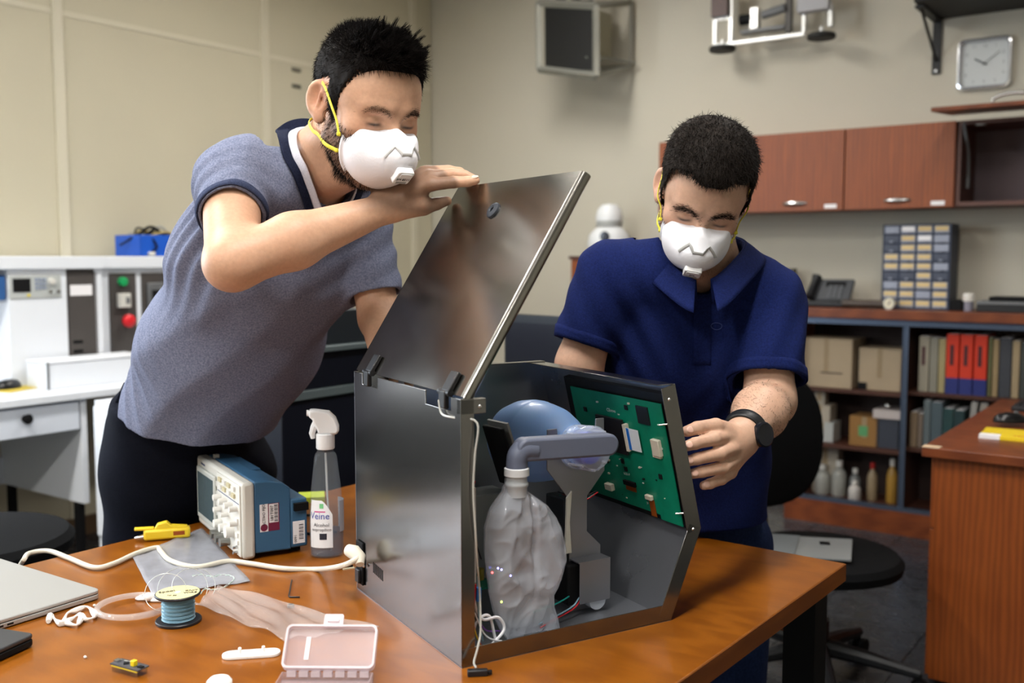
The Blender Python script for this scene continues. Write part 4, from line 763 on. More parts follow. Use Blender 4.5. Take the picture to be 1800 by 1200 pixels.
pbox('connector', .036, .056, .122, .150, .0198, .027, tanm, pc, .001); pbox('connector', .040, .060, .118, .126, .0198, .024, tanm, pc); pbox('connector', .195, .215, .030, .042, .0198, .028, tanm, pc, .001); pbox('connector', .085, .102, .036, .044, .0198, .026, tanm, pc, .001)
pbox('flat_connector', .128, .160, .050, .058, .0198, .024, softblack, pc); pbox('flex_tail', .130, .158, .040, .050, .0205, .0212, M('kapton', (140, 70, 20), .3), pc); pbox('flex_tail', .084, .098, .006, .036, .0205, .0212, M('kapton', (140, 70, 20), .3), pc)
r_ = random.Random(3)
for i in range(46):
    x, y = r_.uniform(.03, .27), r_.uniform(.02, .205)
    if .05 < x < .21 and .10 < y < .2 and r_.random() < .8: continue
    s_ = r_.choice([.002, .003, .0045]); pbox('component', x, x + s_, y, y + s_ * .6, .0198, .0198 + s_ * .5, r_.choice([chipm, silk, tanm, chipm]), pc)
for x, y in ((.15, .088), (.145, .075), (.235, .17), (.11, .19), (.05, .08)): pbox('chip', x, x + .008, y, y + .008, .0198, .0215, chipm, pc)
for y in (.03, .18):
    m = MB().cyl(PX @ Vector((.008, y, .016)), PX @ Vector((.022, y, .028)), .0016, n=8); m.build('standoff_pin', scr, V)
# bracket that holds the valve
brk = M('bracket_steel', (142, 142, 148), .42, .75)
pts_ = [(.252, .0), (.311, .0), (.311, .104), (.284, .130), (.284, .188), (.318, .226), (.316, .312), (.300, .312), (.298, .268), (.290, .250), (.263, .238), (.238, .250), (.230, .27), (.226, .302), (.208, .302), (.208, .238), (.245, .192), (.245, .11), (.250, .10)]
MB().prism(pts_, .108, .1105, XZ).build('valve_bracket', brk, V, bev=.0006)
MB().prism([(.240, .10), (.243, .19), (.252, .20), (.248, .15), (.252, .10)], .104, .108, XZ).build('bracket_rib', M('rib_cream', (200, 200, 190), .5), V)
mt = MB().bx(.252, .311, .080, .082, .022, .088).build('motor_plate', brk, V, bev=.0006); MB().bx(.250, .311, .080, .108, .088, .090).build('plate_fold', brk, mt)
MB().bx(.236, .30, .09, .150, .018, .085).build('stepper_motor', softblack, V, bev=.004); MB().cyl((.29, .085, .022), (.29, .105, .022), .016, n=20).build('roller', M('roller_white', (190, 196, 206), .4), V)
MB().bx(.30, .345, .20, .26, .05, .16).build('pump_block', M('pump_grey', (70, 74, 78), .4), V, bev=.003)
MB().bx(.05, .25, .30, .36, .002, .16).build('power_supply', M('psu_alu', (150, 152, 150), .4, .6), V, bev=.002); MB().bx(.05, .17, .20, .28, .03, .033).build('driver_board', green, V)
for i in range(6): MB().cyl((.06 + i * .02, .24, .033), (.06 + i * .02, .24, .052), .006, n=12).build('capacitor', M('cap_gold', (150, 130, 40), .4) if i % 2 else chrome, V)
MB().bx(.03, .05, .05, .3, .1, .24).build('inner_frame', M('frame_light', (176, 176, 176), .5), V)
pd = MB().box((.128, .112, .268), (.006, .05, .10), rotm(0, -20, 8)).build('paddle', softblack, V, bev=.002); MB().box((.138, .115, .275), (.004, .05, .10), rotm(0, -20, 8)).build('paddle_pad', M('pad_grey', (150, 152, 150), .5), pd)
MB().cyl((.03, .26, .29), (.075, .25, .29), .024, n=24).build('intake_ring', M('ring_brass', (190, 176, 110), .4), V); MB().cyl((.075, .25, .29), (.13, .235, .288), .032, n=24).build('intake_collar', M('collar_grey', (90, 100, 120), .4), V)
# blue bulb (axis from rear left to the valve)
va = Vector((.263, .088, .272)); ax = Vector((.12, -.98, .06)).normalized(); bl0 = va - ax * .215
up_ = Vector((0, 0, 1)); bx_ = up_.cross(ax).normalized(); by_ = ax.cross(bx_); RB = Matrix((bx_, by_, ax)).transposed()
prof = [(.018, 0), (.026, .004), (.044, .016), (.058, .034), (.0665, .06), (.069, .085), (.0685, .098), (.0675, .1), (.067, .102), (.066, .112), (.060, .14), (.049, .165), (.036, .183), (.031, .19), (.030, .196), (.029, .205)]
MB().lathe(prof, bl0, RB, 48).build('bulb', M('bulb_blue', (146, 186, 246), .42, sss=.1, coat=.1), V, angle=60)
vc = M('valve_clear', (205, 214, 230), .06, alpha=.38, spec=1)
vv = MB().lathe([(.030, .19), (.035, .195), (.0355, .203), (.033, .206), (.0355, .210), (.035, .216), (.036, .222), (.036, .238), (.033, .243), (.026, .246)], bl0, RB, 36).build('valve_body', vc, V)
MB().lathe([(.024, .212), (.026, .222), (.024, .234), (.01, .238), (0, .238)], bl0, RB, 24).build('valve_membrane', M('valve_blue', (40, 62, 230), .25), vv)
for k_ in range(8):
    a_ = k_ * math.pi / 4; c1 = bl0 + RB @ Vector((.0335 * math.cos(a_), .0335 * math.sin(a_), .205)); c2 = bl0 + RB @ Vector((.034 * math.cos(a_), .034 * math.sin(a_), .24)); MB().tube([c1, c2], .002, 6).build('valve_fin', M('fin_clear', (220, 226, 236), .1, alpha=.55, spec=1), vv)
# grey elbow arm and reservoir bag
arm = M('arm_grey', (92, 98, 116), .45)
ap, aq = Vector((.128, .040, .2905)), Vector((.262, .030, .287)); ad = (aq - ap).normalized(); au = Vector((0, 0, 1))
m = MB(); m.prism([(p[0], p[1]) for p in rrect(.172, .034, .0168, 8)], -.013, .013, XF((ap + aq) / 2, ad, au)); ar = m.build('elbow_arm', arm, V, bev=.004)
MB().tube(smoothpath([(.142, .040, .288), (.124, .041, .289), (.115, .042, .279), (.1135, .042, .258)], 5), [.0165] * 11 + [.016] * 5, 20).build('elbow', arm, ar)
MB().lathe([(.0165, 0), (.0185, .001), (.0185, .0115), (.0165, .0125)], (.1135, .042, .252), None, 26).build('neck_ring', M('ring_white', (206, 208, 210), .4), V)
film = M('bag_film', (208, 213, 224), .12, alpha=.36, spec=1)
outl = [(.252, .099, .128), (.240, .0985, .1285), (.228, .096, .134), (.215, .086, .150), (.2, .074, .170), (.18, .068, .186), (.155, .066, .197), (.13, .066, .204), (.11, .066, .205), (.085, .069, .192), (.062, .075, .181), (.04, .081, .183), (.02, .090, .190), (.006, .100, .193)]
zs = [o_[0] for o_ in outl][::-1]; xl = [o_[1] for o_ in outl][::-1]; xr = [o_[2] for o_ in outl][::-1]
from mathutils import noise as mnoise
def bagp(u, v):
    z = .004 + v * .250; l_, r2 = np.interp(z, zs, xl), np.interp(z, zs, xr); cx, hw = (l_ + r2) / 2, (r2 - l_) / 2; a_ = 2 * math.pi * u
    dep = np.interp(z, [0, .03, .1, .18, .22, .25], [.008, .016, .028, .03, .022, .0145]); c_, s_ = math.cos(a_), math.sin(a_)
    p = Vector((cx + hw * c_, .048 + dep * s_, z)); wr = 0 if v > .93 else 1
    n1 = mnoise.noise(Vector((p.x * 16, p.z * 9 + (3 if s_ > 0 else 0), 1.7))); n2 = abs(mnoise.noise(Vector((p.x * 22 + p.z * 10, p.z * 20 - p.x * 12, 4 + (5 if s_ > 0 else 0))))); rg = max(0, 1 - 3.2 * abs(mnoise.noise(Vector((p.x * 24 + p.z * 6, p.z * 14 - p.x * 9, 9 + (4 if s_ > 0 else 0)))))) ** 2 + .7 * max(0, 1 - 3.2 * abs(mnoise.noise(Vector((p.x * 40 - p.z * 15, p.z * 30, 2.5))))) ** 2
    p.y += wr * min(1, dep / .026) * (.012 * n1 - .010 * n2 + .0022 * rg) * (abs(s_) ** .5) * (1 if s_ < 0 else -1) * -1; p.x += wr * .004 * n1 * c_
    if s_ < 0: p.y += wr * .008 * math.exp(-((p.x - .135 - .02 * (.2 - z)) / .004) ** 2) * min(1, max(0, (z - .05) * 12))
    return p
MB().grid(bagp, 130, 120).build('reservoir_bag', film, V, angle=75)
MB().lathe([(.0150, .222), (.0155, .235), (.0175, .238), (.0175, .242), (.0155, .245), (.0155, .252)], (.1135, .042, 0), None, 26).build('bag_neck', M('neck_clear', (214, 220, 224), .1, alpha=.5, spec=1), V)
# wiring
wc = {n_: M('wire_' + n_, c_, .45) for n_, c_ in dict(white=(224, 224, 228), red=(196, 30, 40), blue=(40, 70, 200), teal=(20, 150, 140), yellow=(216, 184, 40), black=(24, 24, 26), purple=(120, 70, 160)).items()}
for i, (n_, pp) in enumerate([('red', [(.16, .05, .012), (.20, .07, .012), (.24, .08, .018), (.262, .09, .028)]), ('blue', [(.16, .055, .016), (.2, .07, .016), (.238, .08, .022), (.258, .09, .03)]), ('teal', [(.16, .07, .03), (.2, .08, .03), (.235, .09, .034), (.25, .095, .04)]),
        ('white', [(.025, .02, .15), (.03, .02, .09), (.045, .025, .055), (.075, .03, .05), (.085, .03, .03), (.06, .025, .012)]), ('white', [(.03, .03, .02), (.04, .03, .05), (.06, .03, .055), (.07, .03, .02)]), ('white', [(.03, .02, .07), (.05, .02, .03), (.09, .03, .01)]),
        ('yellow', [(.03, .02, .12), (.028, .02, .06), (.04, .02, .02), (.055, .02, .008)]), ('red', [(.032, .018, .11), (.03, .02, .05), (.045, .02, .01)]), ('blue', [(.036, .02, .12), (.038, .02, .06), (.05, .03, .02)]), ('purple', [(.03, .03, .1), (.05, .03, .04), (.09, .05, .02)]),
        ('black', [(.03, .1, .2), (.06, .09, .17), (.08, .09, .12)]), ('red', [(.07, .09, .24), (.06, .1, .2), (.075, .1, .16)]), ('black', [(.066, .09, .24), (.055, .1, .2), (.07, .1, .15)]), ('black', [(.3, .22, .17), (.33, .2, .16), (.36, .19, .17)]), ('red', [(.31, .22, .165), (.34, .2, .155), (.37, .2, .165)]), ('teal', [(.31, .23, .16), (.34, .21, .15), (.37, .21, .16)])]):
    MB().tube(smoothpath(pp, 6), .0022 if n_ == 'white' and i < 5 else .0012, 7).build('wire', wc[n_], V)
MB().box((.036, .017, .095), (.006, .005, .02)).build('wire_sleeve', M('sleeve_blue', (40, 120, 200), .5), V)
for x, z, c_ in ((.096, .098, (255, 60, 60)), (.106, .103, (120, 120, 255)), (.112, .100, (140, 140, 255)), (.128, .088, (110, 110, 255)), (.112, .05, (190, 255, 60))):
    MB().ell((x, .085, z), (.0016, .0016, .0016), n=8, m=6).build('indicator_light', M('led_%d_%d' % c_[:2], c_, .3, emit=c_, es=25), V)
tubep = [(.036, -.004, .355), (.022, -.006, .345), (.018, -.007, .30), (.016, -.006, .25), (.02, -.005, .19), (.028, .005, .14), (.034, .01, .10), (.03, .0, .05), (.02, -.010, .03), (.012, -.014, .012), (.012, -.02, .006)]
MB().tube(smoothpath([(-.004, .06, .37), (-.004, .05, .352), (.0, .02, .35)] + tubep[1:], 6), .0016, 8).build('sensor_tube', M('tube_thin', (196, 196, 190), .2, alpha=.7), V)
cpos = G(842, 1187); t = thing('black_plug', 'small black connector lying before the front corner of the metal box', 'connector', cpos, math.radians(6)); MB().bx(-.016, .012, -.005, .005, 0, .009).build('body', blackp, t, bev=.0015); MB().bx(.012, .018, -.003, .003, .002, .007).build('tip', softblack, t, bev=.001)
# ================================================================== people: implicit bodies meshed with sparse surface nets
f32 = np.float32
def A3(v): return np.array(v, dtype=f32)
def nrm(v): v = np.array(v, dtype=float); return v / np.linalg.norm(v)
def smin(a, b, k): h = np.clip(.5 + .5 * (b - a) / k, 0, 1); return b + (a - b) * h - k * h * (1 - h)
def smax(a, b, k): return -smin(-a, -b, k)
def sph(P, c, r): return np.sqrt(((P - A3(c)) ** 2).sum(1)) - r
def ellp(P, c, r):
    q = (P - A3(c)) / A3(r); l = np.sqrt((q ** 2).sum(1)) + 1e-9; g = np.sqrt(((q / A3(r)) ** 2).sum(1)) + 1e-9; return l * (l - 1) / g
def rc(P, a, b, ra, rb):
    a, b = A3(a), A3(b); ba = b - a; t = np.clip((P - a) @ ba / (ba @ ba), 0, 1); return np.sqrt(((P - a - t[:, None] * ba) ** 2).sum(1)) - (ra + (rb - ra) * t)
def ec(P, a, b, ra, rb, s, ka, kb=None):
    """capsule with cross section stretched along s: half width ra*ka there, ra across"""
    kb = kb or ka; a, b, s = A3(a), A3(b), A3(s); ba = b - a; t = np.clip((P - a) @ ba / (ba @ ba), 0, 1); v = P - a - t[:, None] * ba
    k = (ka + (kb - ka) * t); vs = v @ s; v = v - s * (vs * (1 - 1 / k))[:, None]; return np.sqrt((v ** 2).sum(1)) - (ra + (rb - ra) * t)
def chain(P, pts, rs, k=None):
    d = None
    for i in range(len(pts) - 1):
        e = rc(P, pts[i], pts[i + 1], rs[i], rs[i + 1]); d = e if d is None else (np.minimum(d, e) if not k else smin(d, e, k))
    return d
def bxs(P, c, hs, r, R=None):
    q = P - A3(c)
    if R is not None: q = q @ np.array(R, dtype=f32)     # columns of R are box axes
    q = np.abs(q) - A3(hs) + r; return np.sqrt((np.maximum(q, 0) ** 2).sum(1)) + np.minimum(q.max(1), 0) - r
def surf(f, lo, hi, h, relax=2):
    lo = np.array(lo, float); hi = np.array(hi, float); n = 16; c = h * n; dims = np.ceil((hi - lo) / c).astype(int)
    g = np.stack(np.meshgrid(*[np.arange(d) for d in dims], indexing='ij'), -1).reshape(-1, 3)
    while True:
        v = np.concatenate([f((lo + (ch + .5) * c).astype(f32)) for ch in np.array_split(g, max(1, len(g) // 200000 + 1))])
        g = g[np.abs(v) < c * 1.25 + .004 * (n > 2)]
        if n == 1: break
        o = np.array([(i, j, k) for i in (0, 1) for j in (0, 1) for k in (0, 1)]); g = (g[:, None] * 2 + o).reshape(-1, 3); n //= 2; c /= 2
    S = 1 << 20; off = np.array([(i, j, k) for i in (0, 1) for j in (0, 1) for k in (0, 1)])
    key = lambda a: (a[..., 0] * S + a[..., 1]) * S + a[..., 2]
    ck = key(g[:, None] + off); uq, inv = np.unique(ck, return_inverse=True); pos = np.stack([uq // (S * S), (uq // S) % S, uq % S], 1)
    val = np.concatenate([f((lo + ch * h).astype(f32)) for ch in np.array_split(pos, max(1, len(pos) // 200000 + 1))])
    Vv = val[inv.reshape(ck.shape)]; ins = Vv < 0; mx = ins.any(1) & ~ins.all(1); g, Vv, ins = g[mx], Vv[mx], ins[mx]
    acc = np.zeros((len(g), 3)); cnt = np.zeros(len(g))
    for i in range(8):
        for ax in range(3):
            if off[i][ax]: continue
            o2 = off[i].copy(); o2[ax] = 1; j = int(o2[0] * 4 + o2[1] * 2 + o2[2]); m = ins[:, i] != ins[:, j]; t = np.zeros(len(g)); t[m] = Vv[m, i] / (Vv[m, i] - Vv[m, j])
            p = np.tile(off[i].astype(float), (len(g), 1)); p[:, ax] = t; acc[m] += p[m]; cnt[m] += 1
    X = lo + (g + acc / cnt[:, None]) * h
    kk = key(g); order = np.argsort(kk); ks = kk[order]
    def look(a): q = key(a); p = np.clip(np.searchsorted(ks, q), 0, len(ks) - 1); ok = ks[p] == q; return order[p], ok
    quads = []
    for ax in range(3):
        j = [4, 2, 1][ax]; m = np.where(ins[:, 0] != ins[:, j])[0]; b = np.zeros(3, int); cc = np.zeros(3, int); b[(ax + 1) % 3] = 1; cc[(ax + 2) % 3] = 1
        i1, o1 = look(g[m] - b); i2, o2 = look(g[m] - b - cc); i3, o3 = look(g[m] - cc); ok = o1 & o2 & o3; q = np.stack([m, i1, i2, i3], 1)[ok]; fl = ~ins[m, 0][ok]; q[fl] = q[fl][:, ::-1]; quads.append(q)
    Q = np.concatenate(quads)
    for _ in range(relax):
        E = np.concatenate([Q[:, [0, 1]], Q[:, [1, 2]], Q[:, [2, 3]], Q[:, [3, 0]]]); s = np.zeros_like(X); n_ = np.zeros(len(X))
        np.add.at(s, E[:, 0], X[E[:, 1]]); np.add.at(n_, E[:, 0], 1); np.add.at(s, E[:, 1], X[E[:, 0]]); np.add.at(n_, E[:, 1], 1); X = X * .5 + .5 * s / np.maximum(n_, 1)[:, None]
    return X, Q
def grad(f, X, e=.0015):
    X = X.astype(f32); g = np.stack([f(X + A3(d) * e) - f(X - A3(d) * e) for d in ((1, 0, 0), (0, 1, 0), (0, 0, 1))], 1); return g / (np.linalg.norm(g, axis=1)[:, None] + 1e-9)
def biggest(X, Q):
    lab = np.arange(len(X))
    while True:
        m = lab[Q].min(1); new = lab.copy()
        for k in range(Q.shape[1]): np.minimum.at(new, Q[:, k], m)
        new = new[new]; new = new[new]; new = new[new]
        if (new == lab).all(): break
        lab = new
    u, c = np.unique(lab, return_counts=True); keep = lab == u[c.argmax()]; idx = np.cumsum(keep) - 1; return keep, X[keep], idx[Q[keep[Q[:, 0]]]]
def mesh_from(name, X, Q, mat, parent, col=None):
    if name in ('body', 'shirt', 'hair', 'respirator_mask'):
        keep, X, Q = biggest(X, Q)
        if col is not None: col = col[keep]
    me = bpy.data.meshes.new(name); Xl = X - np.array(parent.matrix_world.translation)
    if parent.matrix_world.to_euler().z or parent.matrix_world.to_euler().x: Xl = np.array([parent.matrix_world.inverted() @ Vector(x) for x in X])
    me.vertices.add(len(X)); me.vertices.foreach_set('co', Xl.astype(f32).ravel()); n = Q.shape[1]
    me.loops.add(Q.size); me.loops.foreach_set('vertex_index', Q.ravel().astype(np.int32)); me.polygons.add(len(Q)); me.polygons.foreach_set('loop_start', np.arange(0, Q.size, n, dtype=np.int32)); me.polygons.foreach_set('loop_total', np.full(len(Q), n, np.int32))
    me.update(calc_edges=True); me.validate(); me.polygons.foreach_set('use_smooth', [True] * len(me.polygons))
    if col is not None:
        at = me.color_attributes.new('tone', 'FLOAT_COLOR', 'POINT'); at.data.foreach_set('color', np.concatenate([col, np.ones((len(col), 1))], 1).astype(f32).ravel())
    me.materials.append(mat); o = bpy.data.objects.new(name, me); COL.objects.link(o); o.parent = parent; return o
def tone_mat(name, rough, sss, bump, bscale, spec=.4):
    m = bpy.data.materials.new(name); m.use_nodes = True; nt = m.node_tree; b = nt.nodes['Principled BSDF']; at = nt.nodes.new('ShaderNodeAttribute'); at.attribute_name = 'tone'
    nz = nt.nodes.new('ShaderNodeTexNoise'); nz.inputs['Scale'].default_value = bscale; nz.inputs['Detail'].default_value = 4; tc = nt.nodes.new('ShaderNodeTexCoord'); nt.links.new(tc.outputs['Object'], nz.inputs[0])
    mx = nt.nodes.new('ShaderNodeMix'); mx.data_type = 'RGBA'; mx.blend_type = 'MULTIPLY'; mx.inputs[0].default_value = .25; nt.links.new(at.outputs['Color'], mx.inputs[6]); nt.links.new(nz.outputs['Fac'], mx.inputs[7])
    mu = nt.nodes.new('ShaderNodeMix'); mu.data_type = 'RGBA'; mu.blend_type = 'MULTIPLY'; mu.inputs[0].default_value = 1; mu.inputs[7].default_value = (1.12, 1.12, 1.12, 1); nt.links.new(mx.outputs[2], mu.inputs[6]); nt.links.new(mu.outputs[2], b.inputs['Base Color'])
    bp = nt.nodes.new('ShaderNodeBump'); bp.inputs['Strength'].default_value = bump; bp.inputs['Distance'].default_value = .002; nt.links.new(nz.outputs['Fac'], bp.inputs['Height']); nt.links.new(bp.outputs[0], b.inputs['Normal'])
    b.inputs['Roughness'].default_value = rough; b.inputs['Specular IOR Level'].default_value = spec
    if sss: b.inputs['Subsurface Weight'].default_value = sss; b.inputs['Subsurface Radius'].default_value = (1, .35, .2); b.inputs['Subsurface Scale'].default_value = .005
    return m
def cloth_mat(name, col, col2, scale, rough=.9, sheen=.0, bump=.3):
    m = M(name, col, rough, var=.1, vscale=scale, col2=col2, bump=bump, bscale=500, sheen=sheen, spec=.12); return m
def wave(P, seed, freq, n=5):
    r = np.random.default_rng(seed); s = np.zeros(len(P), f32)
    for i in range(n):
        d = r.normal(size=3); d = d / np.linalg.norm(d) * freq * r.uniform(.6, 1.5); s += np.sin(P @ d.astype(f32) + f32(r.uniform(0, 6.28)))
    return s / n
class Head:
    def __init__(s, c, fwd, up, sc=1.0, slit=True):
        s.slit = slit
        s.f = nrm(fwd); u = np.array(up, float); u -= s.f * (u @ s.f); s.u = nrm(u); s.r = np.cross(s.f, s.u); s.c = np.array(c, float); s.sc = sc
        s.M = np.stack([s.r, s.f, s.u], 0).astype(f32)          # rows: local axes in world (x = person's right... towards image left when facing us)
    def loc(s, P): return ((P - s.c.astype(f32)) @ s.M.T) / f32(s.sc)
    def wld(s, p): return s.c + (np.array(p, float) * s.sc) @ s.M.astype(float)
    def d(s, P, ears=True, fine=True):
        l = np.sqrt(((P - s.c.astype(f32)) ** 2).sum(1)); m = l < .2
        if m.all(): return s.d_(P, ears, fine)
        o = l - f32(.13)
        if m.any(): o[m] = s.d_(P[m], ears, fine)
        return o
    def d_(s, P, ears=True, fine=True):
        q = s.loc(P); x = np.abs(q[:, 0]); qa = q.copy(); qa[:, 0] = x
        d = ellp(q, (0, -.014, .040), (.0765, .098, .080))
        d = smin(d, ellp(q, (0, .030, .020), (.068, .066, .075)), .03)                    # forehead
        d = smin(d, ellp(q, (0, .034, -.045), (.058, .058, .070)), .03)                   # midface
        d = smin(d, rc(qa, (.050, .004, -.055), (.014, .074, -.100), .018, .017), .03)    # jaw
        d = smin(d, sph(qa, (.045, .060, -.018), .020), .022)                             # cheekbone
        d = smin(d, rc(qa, (.014, .087, .026), (.042, .072, .024), .010, .009), .014)     # brow
        if fine:
            d = smax(d, -ellp(qa, (.032, .098, .004), (.019, .016, .012)), .012)          # eye socket
            d = smin(d, ellp(qa, (.032, .0775, .002), (.0145, .0125, .0115)), .004)       # eye ball and lids
            if s.slit: d = smax(d, -bxs(qa, (.032, .092, -.0015), (.011, .006, .0011), .001), .001)  # lid slit
            d = smin(d, rc(q, (0, .088, .012), (0, .112, -.030), .008, .012), .010); d = smin(d, sph(qa, (.011, .100, -.034), .009), .006)
            d = smin(d, ellp(q, (0, .090, -.066), (.024, .010, .008)), .008)
        if ears:
            e = qa - A3((.078, -.012, -.004)); th = .25; ye = e[:, 1] * math.cos(th) + e[:, 2] * math.sin(th); ze = -e[:, 1] * math.sin(th) + e[:, 2] * math.cos(th); xe = e[:, 0] + ye * .55
            E = np.stack([xe, ye, ze], 1).astype(f32)
            ear = ellp(E, (.0, -.004, .004), (.0085, .0185, .031)); ear = smax(ear, -ellp(E, (.0085, -.001, .006), (.0105, .0125, .0225)), .003)
            ear = smin(ear, rc(E, (.003, -.001, -.012), (.004, .004, .016), .003, .0025), .004); ear = smin(ear, ellp(E, (.001, .002, -.026), (.006, .009, .010)), .006); d = smin(d, ear, .007)
        return d * f32(s.sc)
# hairline: height above which hair grows, as a function of local y, with a per-person front line
def hair_mask(q, front, temple):
    yl = [-.13, -.085, -.055, -.030, -.018, -.004, .006, .012, .030, .040, .055, .070, .09, .13]; zl = [-.07, -.068, -.05, -.012, .034, .040, .036, -.018, -.022, .030, temple, front - .006, front, front]
    return q[:, 2] - np.interp(q[:, 1], yl, zl).astype(f32)
def strands(name, pts, dirs, lens, bend, r, mat, parent, nseg=4):
    n = len(pts); base = np.array(parent.matrix_world.translation); t = np.linspace(0, 1, nseg + 1); V = []; 
    ref = np.cross(dirs, rng.normal(size=(n, 3))); ref /= np.linalg.norm(ref, axis=1)[:, None] + 1e-9; oth = np.cross(dirs, ref)
    for i, tt in enumerate(t):
        c = pts + dirs * (lens * tt)[:, None] + bend * (lens * tt * tt)[:, None]; rad = r * (1 - .85 * tt)
        for k in range(3): a = 2 * math.pi * k / 3; V.append(c + (ref * math.cos(a) + oth * math.sin(a)) * rad)
    V = np.stack(V, 1).reshape(-1, 3) ; m = (nseg + 1) * 3; F_ = []
    for i in range(nseg):
        for k in range(3): F_.append((i * 3 + k, i * 3 + (k + 1) % 3, i * 3 + 3 + (k + 1) % 3, i * 3 + 3 + k))
    Q = (np.arange(n)[:, None, None] * m + np.array(F_)[None]).reshape(-1, 4)
    o = mesh_from(name, V, Q, mat, parent); o['kind'] = 'stuff'; return o
def pgrid(fn, nu, nv, proj, base):
    P = proj(np.array([fn(i / nu, j / nv) for i in range(nu + 1) for j in range(nv + 1)]).astype(f32)).astype(float) - np.array(base)
    return MB().grid(lambda u, v: P[int(round(u * nu)) * (nv + 1) + int(round(v * nv))], nu, nv)
def to_surf(f, off, n=8):
    def pr(p):
        for _ in range(n): p = p - ((f(p) - off)[:, None] * grad(f, p)).astype(f32)
        return p
    return pr
def clamp01(a): return np.clip(a, 0, 1)
def hand_sdf(P, fingers, palm, k=.006):
    c = palm[0][1].astype(f32); l = np.sqrt(((P - c) ** 2).sum(1)); m = l < .17; o = l - f32(.1)
    if m.any(): o[m] = hand_sdf_(P[m], fingers, palm, k)
    return o
def hand_sdf_(P, fingers, palm, k=.006):
    d = None
    for a, b, ra, rb in palm: e = rc(P, a, b, ra, rb); d = e if d is None else smin(d, e, .012)
    for pts, rs in fingers:
        e = chain(P, pts, rs, .003); d = smin(d, e, k)
    return d
def gen_hand(W, d, up, side, curl):
    d = nrm(d); up = np.array(up, float); up = nrm(up - d * (up @ d)); sv = np.cross(d, up) * side; fs = []; pm = []
    for off, ln, rr in ((.030, .9, .0115), (.010, 1.0, .0115), (-.011, .94, .011), (-.030, .75, .0098)):
        m = W + d * (.088 - abs(off - .01) * .25) + sv * off; p = m; pts = [m]; a = curl * .4
        for sg in (.042, .027, .021): dv = d * math.cos(a) - up * math.sin(a) + sv * off * 2.0; p = p + nrm(dv) * sg * ln; pts.append(p); a += curl
        fs.append((pts, [rr, rr * .9, rr * .82, rr * .72])); pm.append((W + d * .012 + sv * off * .45, m, .02, rr * 1.1))
    t0 = W + d * .025 + sv * .022; t1 = t0 + nrm(d * .7 + sv * .7 - up * .2) * .042; t2 = t1 + nrm(d + sv * .25 - up * .35) * .032; fs.append(([t0, t1, t2, t2 + nrm(d - up * .5) * .024], [.017, .0135, .0115, .009])); return fs, pm
def Dn(x, y, Y): return np.array(D(x, y, Y))
def skin_tone(X, base, head, beardcol=None, beard=None):
    col = np.tile(np.array(lin(base)[:3]), (len(X), 1)); q = head.loc(X.astype(f32)); x = np.abs(q[:, 0])
    red = np.exp(-((x - .08) / .012) ** 2) * np.exp(-((q[:, 2]) / .05) ** 2) * np.exp(-((q[:, 1] + .01) / .03) ** 2) * .6 + np.exp(-((x - .045) / .025) ** 2 - ((q[:, 2] + .02) / .03) ** 2) * (q[:, 1] > .03) * .35
    col = col * (1 - red[:, None] * np.array([.0, .22, .25]))
    # lash line and brows
    lash = np.exp(-((x - .032) / .0125) ** 4) * np.exp(-((q[:, 2] + .0005) / .0030) ** 2) * (q[:, 1] > .07); brow = np.exp(-((x - .031) / .019) ** 4) * np.exp(-((q[:, 2] - .027 + 2.5 * (x - .03) ** 2 * 8) / .0048) ** 2) * (q[:, 1] > .06)
    dk = clamp01(lash * .95 + brow * .45)[:, None]; col = col * (1 - dk) + np.array(lin((34, 24, 20))[:3]) * dk
    if beard is not None: b = clamp01(beard(q))[:, None]; col = col * (1 - b) + np.array(lin(beardcol)[:3]) * b
    return col
maskm = M('mask_white', (238, 238, 244), .75, bump=.12, bscale=220); strapm = M('strap_yellow', (226, 216, 60), .6); clipm = M('clip_grey', (168, 168, 166), .5); valvem = M('valve_white', (240, 240, 240), .4); vink = M('valve_ink', (20, 22, 30), .6)
